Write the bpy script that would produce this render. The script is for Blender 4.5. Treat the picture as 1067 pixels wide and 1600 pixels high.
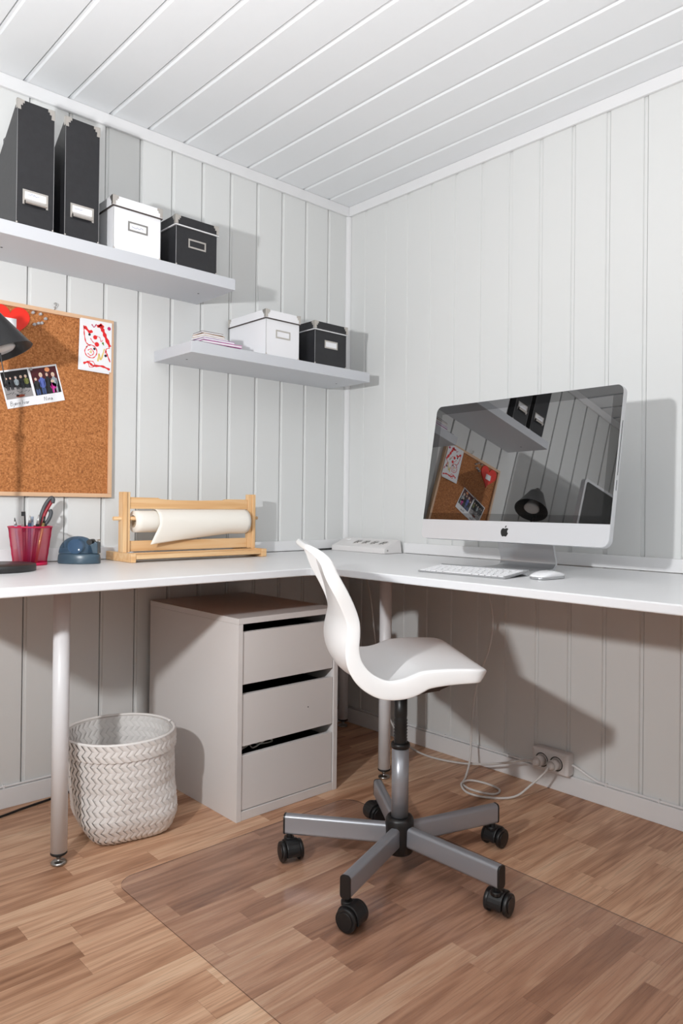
import bpy, bmesh, math, random
from mathutils import Vector, Matrix
random.seed(7)
R = math.radians
for o in list(bpy.data.objects):
    bpy.data.objects.remove(o)
S = bpy.context.scene
COL = S.collection

# ---------------------------------------------------------------- camera
PITCH, ROLL, YAW = 0.0058, 0.0110, 0.8259
CAM = Vector((-2.1578, -2.3107, 0.9213))
cd = bpy.data.cameras.new('camera')
cam = bpy.data.objects.new('camera', cd)
COL.objects.link(cam)
fw = Vector((math.cos(PITCH) * math.cos(YAW), math.cos(PITCH) * math.sin(YAW), math.sin(PITCH)))
rt = fw.cross(Vector((0, 0, 1))).normalized()
up = rt.cross(fw)
c_, s_ = math.cos(ROLL), math.sin(ROLL)
r2, u2 = c_ * rt + s_ * up, c_ * up - s_ * rt
M = Matrix((r2, u2, -fw)).transposed().to_4x4()
M.translation = CAM
cam.matrix_world = M
cd.sensor_fit = 'HORIZONTAL'
cd.sensor_width = 36.0
cd.lens = 1145.714 / 1067 * 36
cd.shift_y = -16.92 / 1067
cd.clip_start = 0.02
S.camera = cam

# ---------------------------------------------------------------- world, light, exposure
w = bpy.data.worlds.new('world')
S.world = w
w.use_nodes = True
w.node_tree.nodes['Background'].inputs[0].default_value = (0.965, 0.985, 1.0, 1)
w.node_tree.nodes['Background'].inputs[1].default_value = 0.3
XL, YB = -3.2, -3.3                   # far ends of the room
kl = bpy.data.lights.new('flash_light', 'SPOT')
kl.energy = 97
kl.spot_size = R(138)
kl.spot_blend = 1.0
kl.color = (.985, .993, 1.0)
kl.shadow_soft_size = 0.035
klo = bpy.data.objects.new('flash_light', kl)
klo.location = (-2.52, -1.45, 1.24)
klo.rotation_euler = (Vector((-.2, -.25, 1.68)) - klo.location).to_track_quat('-Z', 'Y').to_euler()
COL.objects.link(klo)
# bounce: a lamp behind the camera throws its light up at the white ceiling
ul = bpy.data.lights.new('ceiling_bounce', 'AREA')
ul.shape = 'DISK'; ul.size = .5; ul.energy = 32.5
ul.color = (.97, .985, 1.0)
ulo = bpy.data.objects.new('ceiling_bounce', ul)
ulo.location = (-2.05, -2.15, 1.30); ulo.rotation_euler = (R(180), 0, 0)
COL.objects.link(ulo)
S.view_settings.view_transform = 'Standard'
S.view_settings.look = 'None'
S.view_settings.exposure = 0.10
S.view_settings.gamma = 1.0
S.view_settings.use_curve_mapping = False


# ---------------------------------------------------------------- helpers
def lin(r, g, b):
    f = lambda v: (v / 255 / 12.92) if v / 255 <= .04045 else ((v / 255 + .055) / 1.055) ** 2.4
    return (f(r), f(g), f(b), 1)


MATS = {}


def mat(name, col, rough=.5, metal=0., spec=.5, coat=0., bump=None, var=None, alpha=None, trans=None):
    """plain principled material; bump=(scale,strength,stretch xyz); var=(scale, amount)"""
    m = bpy.data.materials.new(name)
    m.use_nodes = True
    nt = m.node_tree
    b = nt.nodes['Principled BSDF']
    b.inputs['Base Color'].default_value = col
    b.inputs['Roughness'].default_value = rough
    b.inputs['Metallic'].default_value = metal
    b.inputs['Specular IOR Level'].default_value = spec
    b.inputs['Coat Weight'].default_value = coat
    if alpha is not None:
        b.inputs['Alpha'].default_value = alpha
    if trans is not None:
        b.inputs['Transmission Weight'].default_value = trans
    if bump or var:
        tc = nt.nodes.new('ShaderNodeTexCoord')
        mp = nt.nodes.new('ShaderNodeMapping')
        nt.links.new(tc.outputs['Object'], mp.inputs['Vector'])
        if bump and len(bump) > 2:
            mp.inputs['Scale'].default_value = bump[2]
        if bump:
            n = nt.nodes.new('ShaderNodeTexNoise')
            n.inputs['Scale'].default_value = bump[0]
            n.inputs['Detail'].default_value = 4
            nt.links.new(mp.outputs[0], n.inputs['Vector'])
            bp = nt.nodes.new('ShaderNodeBump')
            bp.inputs['Strength'].default_value = bump[1]
            bp.inputs['Distance'].default_value = .002
            nt.links.new(n.outputs['Fac'], bp.inputs['Height'])
            nt.links.new(bp.outputs[0], b.inputs['Normal'])
        if var:
            n = nt.nodes.new('ShaderNodeTexNoise')
            n.inputs['Scale'].default_value = var[0]
            n.inputs['Detail'].default_value = 5
            nt.links.new(mp.outputs[0], n.inputs['Vector'])
            rp = nt.nodes.new('ShaderNodeValToRGB')
            a = var[1]
            rp.color_ramp.elements[0].position = .3
            rp.color_ramp.elements[1].position = .7
            rp.color_ramp.elements[0].color = [max(0, v * (1 - a)) for v in col[:3]] + [1]
            rp.color_ramp.elements[1].color = [min(1, v * (1 + a)) for v in col[:3]] + [1]
            nt.links.new(n.outputs['Fac'], rp.inputs[0])
            nt.links.new(rp.outputs[0], b.inputs['Base Color'])
    MATS[name] = m
    return m


def wood(name, stops, axis_scale, rough=.45, ring=3.0, fine=.35, perobj=0.0, dist=6., bump=.15, grain_amp=.55, pores=0.):
    """streaky timber: stretched noise rings + fine fibres; perobj = tone shift from object to object"""
    m = bpy.data.materials.new(name)
    m.use_nodes = True
    nt = m.node_tree
    N, Lk = nt.nodes, nt.links
    b = N['Principled BSDF']
    b.inputs['Roughness'].default_value = rough
    tc = N.new('ShaderNodeTexCoord')
    oi = N.new('ShaderNodeObjectInfo')
    mul = N.new('ShaderNodeMath'); mul.operation = 'MULTIPLY'; mul.inputs[1].default_value = 53.0
    Lk.new(oi.outputs['Random'], mul.inputs[0])
    add = N.new('ShaderNodeVectorMath'); add.operation = 'ADD'
    Lk.new(tc.outputs['Object'], add.inputs[0])
    cmb = N.new('ShaderNodeCombineXYZ')
    for i in range(3):
        Lk.new(mul.outputs[0], cmb.inputs[i])
    Lk.new(cmb.outputs[0], add.inputs[1])
    mp = N.new('ShaderNodeMapping')
    mp.inputs['Scale'].default_value = axis_scale
    Lk.new(add.outputs[0], mp.inputs['Vector'])
    n1 = N.new('ShaderNodeTexNoise')
    n1.inputs['Scale'].default_value = 1.0
    n1.inputs['Detail'].default_value = 1.5
    n1.inputs['Distortion'].default_value = .35
    Lk.new(mp.outputs[0], n1.inputs['Vector'])
    rg = N.new('ShaderNodeMath'); rg.operation = 'MULTIPLY'; rg.inputs[1].default_value = ring * dist
    Lk.new(n1.outputs['Fac'], rg.inputs[0])
    fr = N.new('ShaderNodeMath'); fr.operation = 'PINGPONG'; fr.inputs[1].default_value = 1.0
    Lk.new(rg.outputs[0], fr.inputs[0])
    mp2 = N.new('ShaderNodeMapping')
    mp2.inputs['Scale'].default_value = [a * 9 if a > 6 else a * 3 for a in axis_scale]
    Lk.new(add.outputs[0], mp2.inputs['Vector'])
    n2 = N.new('ShaderNodeTexNoise')
    n2.inputs['Scale'].default_value = 1.0
    n2.inputs['Detail'].default_value = 5
    Lk.new(mp2.outputs[0], n2.inputs['Vector'])
    mx = N.new('ShaderNodeMix'); mx.data_type = 'FLOAT'; mx.inputs[0].default_value = fine
    Lk.new(fr.outputs[0], mx.inputs[2]); Lk.new(n2.outputs['Fac'], mx.inputs[3])
    # tone = .5 + (g-.5)*grain_amp + (rand-.5)*perobj
    m1 = N.new('ShaderNodeMath'); m1.operation = 'MULTIPLY_ADD'
    m1.inputs[1].default_value = grain_amp; m1.inputs[2].default_value = .5 - .5 * grain_amp - .5 * perobj
    Lk.new(mx.outputs[0], m1.inputs[0])
    m2 = N.new('ShaderNodeMath'); m2.operation = 'MULTIPLY_ADD'
    m2.inputs[1].default_value = perobj
    Lk.new(oi.outputs['Random'], m2.inputs[0]); Lk.new(m1.outputs[0], m2.inputs[2])
    rp = N.new('ShaderNodeValToRGB')
    e = rp.color_ramp.elements
    while len(e) < len(stops):
        e.new(.5)
    for i, (p, c) in enumerate(stops):
        e[i].position = p; e[i].color = c
    Lk.new(m2.outputs[0], rp.inputs[0])
    Lk.new(rp.outputs[0], b.inputs['Base Color'])
    if pores:
        mp3 = N.new('ShaderNodeMapping'); mp3.inputs['Scale'].default_value = (9, 380, 380)
        Lk.new(add.outputs[0], mp3.inputs['Vector'])
        n3 = N.new('ShaderNodeTexNoise'); n3.inputs['Scale'].default_value = 1.0; n3.inputs['Detail'].default_value = 2
        Lk.new(mp3.outputs[0], n3.inputs['Vector'])
        r3 = N.new('ShaderNodeValToRGB'); e3 = r3.color_ramp.elements
        e3[0].position = .36; e3[0].color = (1 - pores, 1 - pores * 1.08, 1 - pores * 1.12, 1)
        e3[1].position = .50; e3[1].color = (1, 1, 1, 1)
        Lk.new(n3.outputs['Fac'], r3.inputs[0])
        mm = N.new('ShaderNodeMix'); mm.data_type = 'RGBA'; mm.blend_type = 'MULTIPLY'; mm.inputs[0].default_value = 1.0
        Lk.new(rp.outputs[0], mm.inputs[6]); Lk.new(r3.outputs[0], mm.inputs[7])
        Lk.new(mm.outputs[2], b.inputs['Base Color'])
    if bump:
        bp = N.new('ShaderNodeBump'); bp.inputs['Strength'].default_value = bump; bp.inputs['Distance'].default_value = .001
        Lk.new(mx.outputs[0], bp.inputs['Height']); Lk.new(bp.outputs[0], b.inputs['Normal'])
    MATS[name] = m
    return m


class MB:
    """collects shapes; build() links them as ONE mesh object"""

    def __init__(s):
        s.v, s.f, s.mi, s.sm = [], [], [], []
        s.T = None

    def add(s, vs, fs, mi=0, smooth=False):
        n = len(s.v)
        for p in vs:
            p = Vector(p)
            s.v.append(s.T @ p if s.T else p)
        for f in fs:
            s.f.append([n + i for i in f]); s.mi.append(mi); s.sm.append(smooth)
        return s

    def box(s, a, b, mi=0):
        x0, y0, z0 = [min(a[i], b[i]) for i in range(3)]
        x1, y1, z1 = [max(a[i], b[i]) for i in range(3)]
        return s.add([(x0, y0, z0), (x1, y0, z0), (x1, y1, z0), (x0, y1, z0), (x0, y0, z1), (x1, y0, z1), (x1, y1, z1), (x0, y1, z1)],
                     [(0, 3, 2, 1), (4, 5, 6, 7), (0, 1, 5, 4), (1, 2, 6, 5), (2, 3, 7, 6), (3, 0, 4, 7)], mi)

    def prism(s, poly, axis, a, b, mi=0, smooth=False):
        """poly 2-D points extruded along axis from a to b; (x: y,z) (y: x,z) (z: x,y)"""
        def mk(p, t):
            return {'x': (t, p[0], p[1]), 'y': (p[0], t, p[1]), 'z': (p[0], p[1], t)}[axis]
        n = len(poly)
        vs = [mk(p, a) for p in poly] + [mk(p, b) for p in poly]
        s.add(vs, [tuple(range(n)), tuple(range(2 * n - 1, n - 1, -1))], mi)
        base = len(s.v) - 2 * n
        for i in range(n):
            s.f.append([base + i, base + (i + 1) % n, base + n + (i + 1) % n, base + n + i]); s.mi.append(mi); s.sm.append(smooth)
        return s

    def cyl(s, p0, p1, r0, r1=None, n=24, mi=0, caps=True, smooth=True):
        if r1 is None: r1 = r0
        p0, p1 = Vector(p0), Vector(p1)
        d = (p1 - p0).normalized()
        a = d.orthogonal().normalized(); b = d.cross(a)
        vs = []
        for p, r in ((p0, r0), (p1, r1)):
            for i in range(n):
                t = 2 * math.pi * i / n
                vs.append(p + (a * math.cos(t) + b * math.sin(t)) * r)
        s.add(vs, [(i, (i + 1) % n, n + (i + 1) % n, n + i) for i in range(n)], mi, smooth)
        if caps:
            k = len(s.v) - 2 * n
            s.f.append([k + i for i in range(n - 1, -1, -1)]); s.mi.append(mi); s.sm.append(False)
            s.f.append([k + n + i for i in range(n)]); s.mi.append(mi); s.sm.append(False)
        return s

    def lathe(s, prof, c=(0, 0, 0), n=32, mi=0, smooth=True, sx=1., sy=1.):
        """prof = [(r, z)] turned about z at c"""
        c = Vector(c); vs = []; fs = []
        for r, z in prof:
            for i in range(n):
                t = 2 * math.pi * i / n
                vs.append(c + Vector((r * math.cos(t) * sx, r * math.sin(t) * sy, z)))
        for j in range(len(prof) - 1):
            for i in range(n):
                fs.append((j * n + i, j * n + (i + 1) % n, (j + 1) * n + (i + 1) % n, (j + 1) * n + i))
        return s.add(vs, fs, mi, smooth)

    def tube(s, pts, r, n=8, mi=0, sub=6, closed=False):
        P = [Vector(p) for p in pts]
        Q = []
        if sub > 1 and len(P) > 2:
            for i in range(len(P) - 1):
                p0 = P[i - 1] if i else P[0] * 2 - P[1]
                p1, p2 = P[i], P[i + 1]
                p3 = P[i + 2] if i + 2 < len(P) else P[-1] * 2 - P[-2]
                for k in range(sub):
                    t = k / sub
                    Q.append(.5 * ((2 * p1) + (p2 - p0) * t + (2 * p0 - 5 * p1 + 4 * p2 - p3) * t * t + (3 * p1 - p0 - 3 * p2 + p3) * t ** 3))
            Q.append(P[-1])
        else:
            Q = P
        vs = []
        a = None
        for i, q in enumerate(Q):
            d = (Q[min(i + 1, len(Q) - 1)] - Q[max(i - 1, 0)]).normalized()
            if a is None:
                a = d.orthogonal().normalized()
            a = (a - d * a.dot(d)).normalized()
            b = d.cross(a)
            rr = r(i / (len(Q) - 1)) if callable(r) else r
            for k in range(n):
                t = 2 * math.pi * k / n
                vs.append(q + (a * math.cos(t) + b * math.sin(t)) * rr)
        fs = []
        m = len(Q)
        for j in range(m - 1):
            for i in range(n):
                fs.append((j * n + i, j * n + (i + 1) % n, (j + 1) * n + (i + 1) % n, (j + 1) * n + i))
        fs.append(tuple(range(n - 1, -1, -1))); fs.append(tuple((m - 1) * n + i for i in range(n)))
        return s.add(vs, fs, mi, True)

    def sphere(s, c, r, n=16, mi=0, sc=(1, 1, 1)):
        prof = [(max(1e-4, math.sin(math.pi * i / n)), -math.cos(math.pi * i / n)) for i in range(n + 1)]
        c = Vector(c); vs = []; fs = []; k = n * 2
        for a, z in prof:
            for i in range(k):
                t = 2 * math.pi * i / k
                vs.append(c + Vector((a * math.cos(t) * r * sc[0], a * math.sin(t) * r * sc[1], z * r * sc[2])))
        for j in range(n):
            for i in range(k):
                fs.append((j * k + i, j * k + (i + 1) % k, (j + 1) * k + (i + 1) % k, (j + 1) * k + i))
        return s.add(vs, fs, mi, True)

    def mesh(s, name, m):
        me = bpy.data.meshes.new(name)
        me.from_pydata([tuple(v) for v in s.v], [], s.f)
        me.polygons.foreach_set('material_index', s.mi)
        me.polygons.foreach_set('use_smooth', s.sm)
        for x in (m if isinstance(m, (list, tuple)) else [m]):
            me.materials.append(MATS[x] if isinstance(x, str) else x)
        bm = bmesh.new(); bm.from_mesh(me)
        bmesh.ops.recalc_face_normals(bm, faces=bm.faces)
        bm.to_mesh(me); bm.free()
        me.update()
        return me

    def build(s, name, m, parent=None, bevel=0, seg=2, org=None, angle=40):
        """org: object's origin (mesh is shifted so the object sits there)"""
        me = s.mesh(name, m)
        o = bpy.data.objects.new(name, me)
        COL.objects.link(o)
        if org is not None:
            me.transform(Matrix.Translation(-Vector(org))); o.location = org
        if parent:
            o.parent = parent
        if bevel:
            md = o.modifiers.new('bevel', 'BEVEL')
            md.width = bevel; md.segments = seg; md.limit_method = 'ANGLE'; md.angle_limit = R(angle)
            md.harden_normals = False
        return o


def tag(o, label=None, cat=None, group=None, kind=None):
    if label: o['label'] = label
    if cat: o['category'] = cat
    if group: o['group'] = group
    if kind: o['kind'] = kind
    return o


def empty(name, loc=(0, 0, 0), rz=0):
    o = bpy.data.objects.new(name, None)
    o.empty_display_size = .05
    o.location = loc; o.rotation_euler = (0, 0, rz)
    COL.objects.link(o)
    return o


def copy_tree(o, parent=None):
    c = o.copy(); COL.objects.link(c); c.parent = parent
    for ch in list(o.children):
        copy_tree(ch, c)
    return c


def struct(o):
    o['kind'] = 'structure'
    return o


def rrect(x0, x1, z0, z1, r, n=6):
    pts = []
    for cx, cz, a in ((x1 - r, z1 - r, 0), (x0 + r, z1 - r, 90), (x0 + r, z0 + r, 180), (x1 - r, z0 + r, 270)):
        for i in range(n + 1):
            t = R(a + 90 * i / n)
            pts.append((cx + r * math.cos(t), cz + r * math.sin(t)))
    return pts


# ---------------------------------------------------------------- materials
mat('wall_paint', lin(222, 223, 222), .5, spec=.35, bump=(18, .05, (6, 6, .6)))
mat('ceiling_paint', lin(239, 241, 243), .45, spec=.35, bump=(18, .05, (6, .6, 6)))
mat('trim_paint', lin(232, 232, 233), .4, spec=.4)
mat('wall_core', lin(120, 118, 115), .8)
mat('floor_core', lin(60, 42, 32), .9)
wood('oak', [(.0, lin(124, 84, 61)), (.22, lin(170, 124, 94)), (.5, lin(206, 160, 128)), (.75, lin(225, 185, 152)), (1., lin(238, 207, 177))],
     (2.6, 26, 26), rough=.42, ring=1.7, fine=.35, perobj=.52, dist=4., bump=.05, grain_amp=.46, pores=.22)
wood('pine', [(.0, lin(205, 150, 98)), (.35, lin(226, 180, 128)), (1., lin(240, 208, 164))], (3, 40, 40), rough=.45, ring=1.2, fine=.35, dist=4., grain_amp=.8)
wood('pine_upright', [(.0, lin(205, 150, 98)), (.35, lin(226, 180, 128)), (1., lin(240, 208, 164))], (40, 40, 3), rough=.45, ring=1.2, fine=.35, dist=4., grain_amp=.8)
wood('frame_wood', [(.0, lin(205, 158, 120)), (1., lin(232, 196, 162))], (3, 60, 60), rough=.45, ring=.6, fine=.6, dist=3., grain_amp=.7)
wood('frame_wood_upright', [(.0, lin(205, 158, 120)), (1., lin(232, 196, 162))], (60, 60, 3), rough=.45, ring=.6, fine=.6, dist=3., grain_amp=.7)
wood('desk_paint', [(.0, lin(196, 196, 196)), (.5, lin(228, 228, 229)), (1., lin(237, 237, 238))], (1.2, 14, 14), rough=.33, ring=.6, fine=.6, dist=3., bump=.05, grain_amp=.45)
mat('desk_edge', lin(226, 227, 230), .35)
mat('desk_underside', lin(196, 140, 102), .7)
mat('shelf_white', lin(204, 206, 211), .38, spec=.4)
mat('cabinet_white', lin(222, 218, 216), .42, spec=.4, bump=(60, .03))
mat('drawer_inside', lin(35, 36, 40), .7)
mat('leg_white', lin(228, 229, 232), .35)
mat('steel', lin(170, 168, 165), .28, 1.0)
mat('nickel', lin(205, 200, 194), .32, .9, bump=(200, .05))
mat('black_card', lin(38, 38, 41), .42, spec=.45, bump=(160, .08), var=(60, .12))
mat('black_inner', lin(24, 24, 26), .6)
mat('white_card', lin(238, 238, 241), .45, spec=.4, bump=(160, .04))
mat('edge_white', lin(225, 225, 226), .5)
mat('edge_grey', lin(165, 165, 166), .5)
mat('paper', lin(240, 240, 243), .7)
mat('ink_pale', lin(150, 155, 185), .7)
mat('ink', lin(30, 28, 34), .7)
mat('chair_plastic', lin(242, 242, 242), .32, spec=.45)
mat('black_plastic', lin(22, 22, 23), .38, spec=.5, bump=(120, .04))
mat('black_rubber', lin(28, 27, 27), .55)
mat('grey_metal', lin(158, 160, 166), .33, .5, bump=(150, .03))
mat('seat_mechanism', lin(62, 52, 50), .5)
mat('aluminium', lin(214, 215, 218), .32, .3)
mat('keyboard_alu', lin(165, 166, 168), .35, .4)
mat('aluminium_stand', lin(190, 191, 193), .28, .85)
mat('slot_black', lin(20, 20, 20), .5)
mat('key_white', lin(240, 240, 242), .4)
mat('mouse_white', lin(240, 240, 242), .2, coat=.3)
mat('cable_white', lin(214, 211, 208), .45)
mat('cable_beige', lin(205, 190, 172), .5)
mat('cable_black', lin(18, 18, 19), .45)
mat('socket_white', lin(228, 225, 224), .3)
mat('socket_dark', lin(70, 68, 68), .5)
mat('basket_white', lin(236, 233, 230), .5, spec=.35)
mat('basket_liner', lin(205, 200, 196), .7)
mat('lamp_black', lin(30, 30, 32), .35, spec=.5)
mat('lamp_base_black', lin(38, 37, 37), .4)
mat('lamp_inner', lin(20, 20, 20), .6)
mat('bulb_glass', lin(225, 225, 225), .2)
mat('pink_mesh', lin(196, 22, 72), .4, spec=.4)
mat('heart_red', lin(238, 42, 22), .45)
mat('paint_red', lin(226, 32, 36), .5)
mat('paint_magenta', lin(190, 40, 100), .5)
mat('paint_yellow', lin(226, 200, 118), .6)
mat('paint_green', lin(110, 150, 50), .6)
mat('paint_black', lin(45, 40, 45), .6)
mat('tape_blue', lin(64, 84, 98), .32)
mat('roll_paper', lin(244, 238, 228), .75)
mat('roll_core', lin(214, 196, 170), .8)
mat('pen_black', lin(28, 28, 30), .35)
mat('pen_blue', lin(52, 72, 108), .35)
mat('pen_clear', lin(170, 182, 200), .2)
mat('pen_silver', lin(205, 205, 205), .25, .8)
mat('pen_gold', lin(190, 165, 110), .3, .8)
mat('scissor_red', lin(150, 25, 40), .4)
mat('scissor_grey', lin(72, 74, 78), .5)
mat('pin_clear', lin(225, 222, 222), .1, trans=.5)
mat('led_white', lin(245, 245, 245), .2)


def m_cork():
    m = mat('cork', lin(176, 112, 62), .85)
    nt = m.node_tree; N, Lk = nt.nodes, nt.links
    b = N['Principled BSDF']
    tc = N.new('ShaderNodeTexCoord')
    n = N.new('ShaderNodeTexNoise'); n.inputs['Scale'].default_value = 210; n.inputs['Detail'].default_value = 4; n.inputs['Roughness'].default_value = .7
    Lk.new(tc.outputs['Object'], n.inputs['Vector'])
    rp = N.new('ShaderNodeValToRGB')
    e = rp.color_ramp.elements
    e[0].position = .3; e[0].color = lin(118, 66, 30)
    e[1].position = .72; e[1].color = lin(214, 150, 96)
    x = e.new(.5); x.color = lin(178, 112, 60)
    Lk.new(n.outputs['Fac'], rp.inputs[0]); Lk.new(rp.outputs[0], b.inputs['Base Color'])
    bp = N.new('ShaderNodeBump'); bp.inputs['Strength'].default_value = .4; bp.inputs['Distance'].default_value = .001
    Lk.new(n.outputs['Fac'], bp.inputs['Height']); Lk.new(bp.outputs[0], b.inputs['Normal'])


m_cork()


def m_screen(name, refl, base, tint=(1, 1, 1, 1)):
    m = bpy.data.materials.new(name); m.use_nodes = True
    nt = m.node_tree; N, Lk = nt.nodes, nt.links
    N.remove(N['Principled BSDF'])
    d = N.new('ShaderNodeBsdfDiffuse'); d.inputs[0].default_value = base
    g = N.new('ShaderNodeBsdfGlossy'); g.inputs[0].default_value = tint; g.inputs['Roughness'].default_value = .012
    f = N.new('ShaderNodeFresnel'); f.inputs[0].default_value = 1.5
    ad = N.new('ShaderNodeMath'); ad.operation = 'ADD'; ad.inputs[1].default_value = refl; ad.use_clamp = True
    Lk.new(f.outputs[0], ad.inputs[0])
    mx = N.new('ShaderNodeMixShader')
    Lk.new(ad.outputs[0], mx.inputs[0]); Lk.new(d.outputs[0], mx.inputs[1]); Lk.new(g.outputs[0], mx.inputs[2])
    Lk.new(mx.outputs[0], N['Material Output'].inputs[0])
    MATS[name] = m


m_screen('screen_glass', .20, (.004, .004, .004, 1))
m_screen('bezel_glass', .11, (.003, .003, .003, 1))


def m_clear(name, tint, haze, refl_rough, scratch=False, ior=1.45, hazecol=(.8, .78, .78, 1)):
    m = bpy.data.materials.new(name); m.use_nodes = True
    nt = m.node_tree; N, Lk = nt.nodes, nt.links
    N.remove(N['Principled BSDF'])
    t = N.new('ShaderNodeBsdfTransparent'); t.inputs[0].default_value = tint
    d = N.new('ShaderNodeBsdfDiffuse'); d.inputs[0].default_value = hazecol
    g = N.new('ShaderNodeBsdfGlossy'); g.inputs['Roughness'].default_value = refl_rough
    m1 = N.new('ShaderNodeMixShader'); m1.inputs[0].default_value = haze
    if scratch:
        tc = N.new('ShaderNodeTexCoord'); n = N.new('ShaderNodeTexNoise')
        n.inputs['Scale'].default_value = 0.8; n.inputs['Detail'].default_value = 6
        Lk.new(tc.outputs['Object'], n.inputs['Vector'])
        mm = N.new('ShaderNodeMapRange'); mm.inputs['From Min'].default_value = .3; mm.inputs['From Max'].default_value = .75
        mm.inputs['To Min'].default_value = haze * .5; mm.inputs['To Max'].default_value = haze * 1.8
        Lk.new(n.outputs['Fac'], mm.inputs[0]); Lk.new(mm.outputs[0], m1.inputs[0])
    Lk.new(t.outputs[0], m1.inputs[1]); Lk.new(d.outputs[0], m1.inputs[2])
    lw = N.new('ShaderNodeLayerWeight'); lw.inputs[0].default_value = .5
    pw_ = N.new('ShaderNodeMath'); pw_.operation = 'POWER'; pw_.inputs[1].default_value = 4.0
    Lk.new(lw.outputs['Facing'], pw_.inputs[0])
    f = N.new('ShaderNodeMath'); f.operation = 'MULTIPLY_ADD'; f.inputs[1].default_value = .6; f.inputs[2].default_value = .018
    Lk.new(pw_.outputs[0], f.inputs[0])
    m2 = N.new('ShaderNodeMixShader')
    Lk.new(f.outputs[0], m2.inputs[0]); Lk.new(m1.outputs[0], m2.inputs[1]); Lk.new(g.outputs[0], m2.inputs[2])
    Lk.new(m2.outputs[0], N['Material Output'].inputs[0])
    MATS[name] = m


m_clear('mat_plastic', (.945, .925, .918, 1), .018, .22, True)
m_clear('mat_edge', (.50, .46, .44, 1), .12, .2, hazecol=(.4, .38, .37, 1))
m_clear('tape_cover', (.36, .48, .60, 1), .25, .08, hazecol=(.09, .15, .21, 1))

# ---------------------------------------------------------------- room shell
H = 2.2038


def panel_profile(W, depth=.0045, rec=.0100, ch=.0028, vee=.0018):
    return [(0.0006, .0118), (0.0006 + vee * .9, .0115), (0.0006 + vee * 1.9, depth), (rec, depth), (rec + ch, 0), (W - .0022, 0), (W - .0014, .0009), (W - .0014, .0115)]


floor = struct(MB().box((XL, YB, -.06), (0.02, 0.02, -.0152)).build('floor', 'floor_core'))

struct(MB().box((XL, YB - .06, -.06), (.05, YB, H + .05)).build('wall_back', 'wall_paint'))
struct(MB().box((XL - .06, YB, -.06), (XL, .05, H + .05)).build('wall_side', 'wall_paint'))
wl = struct(MB().box((XL, .012, -.06), (.05, .06, H + .05)).build('wall_left', 'wall_core'))
wr = struct(MB().box((.012, YB, -.06), (.06, .012, H + .05)).build('wall_right', 'wall_core'))
ce = struct(MB().box((XL, YB, H + .012), (.05, .05, H + .05)).build('ceiling', 'wall_core'))

Wl, Wr, Wc = .12275, .120, .138
# left wall boards: width runs along +x, faces -y
me = MB().prism([(t, d) for t, d in panel_profile(Wl)], 'z', 0.0, H + .01).mesh('panel_board', 'wall_paint')
first = MB().prism([(t, d) for t, d in panel_profile(.120)], 'z', 0.0, H + .01).mesh('panel_board', 'wall_paint')
k = 0
x = -.121
while x > XL - .02:
    o = bpy.data.objects.new('panel_board', first if k == 0 else me); COL.objects.link(o)
    o.parent = wl; o.location = (x, 0, 0)
    x -= Wl; k += 1
# right wall boards: width runs along +y, faces -x
me = MB().prism([(d, t) for t, d in panel_profile(Wr, vee=.0004)], 'z', 0.0, H + .01).mesh('panel_board', 'wall_paint')
first = MB().prism([(d, t) for t, d in panel_profile(.110, vee=.0004)], 'z', 0.0, H + .01).mesh('panel_board', 'wall_paint')
y = -.111; k = 0
while y > YB - .02:
    o = bpy.data.objects.new('panel_board', first if k == 0 else me); COL.objects.link(o)
    o.parent = wr; o.location = (0, y, 0)
    y -= Wr; k += 1
# ceiling boards run along y
me = MB().prism([(t, H + d) for t, d in panel_profile(Wc, .0055, .011, .0035)], 'y', YB, 0.0).mesh('ceiling_board', 'ceiling_paint')
x = -.130 + 0.0; k = 0
first = MB().prism([(t, H + d) for t, d in panel_profile(.128, .0055, .011, .0035)], 'y', YB, 0.0).mesh('ceiling_board', 'ceiling_paint')
while x > XL - .02:
    o = bpy.data.objects.new('ceiling_board', first if k == 0 else me); COL.objects.link(o)
    o.parent = ce; o.location = (x, 0, 0)
    x -= Wc; k += 1

# trims: cornice, baseboards, desk-height upstands, corner strip
T = .012
struct(MB().box((XL, -T, H - .041), (-.0005, -.0002, H - .0005)).build('trim_1', 'trim_paint', bevel=.002))
struct(MB().box((-T, YB, H - .041), (-.0002, -T - .0006, H - .0005)).build('trim_2', 'trim_paint', bevel=.002))
struct(MB().box((XL, -T, .0), (-.0005, -.0002, .0596)).build('baseboard_left', 'trim_paint', bevel=.002))
struct(MB().box((-T, YB, .0), (-.0002, -T - .0006, .0596)).build('baseboard_right', 'trim_paint', bevel=.002))
struct(MB().box((-1.73, -T, .737), (-.020, -.0002, .777)).build('trim_3', 'trim_paint', bevel=.0015))
struct(MB().box((-T, -2.6, .737), (-.0002, -.35, .777)).build('trim_4', 'trim_paint', bevel=.0015))
struct(MB().prism([(-.0005, -.0005), (-.019, -.0005), (-.019, -.006), (-.016, -.012), (-.010, -.016), (-.004, -.0175), (-.0005, -.0175)], 'z', .778, H - .042, smooth=False).build('trim_5', 'trim_paint', bevel=.001))

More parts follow.
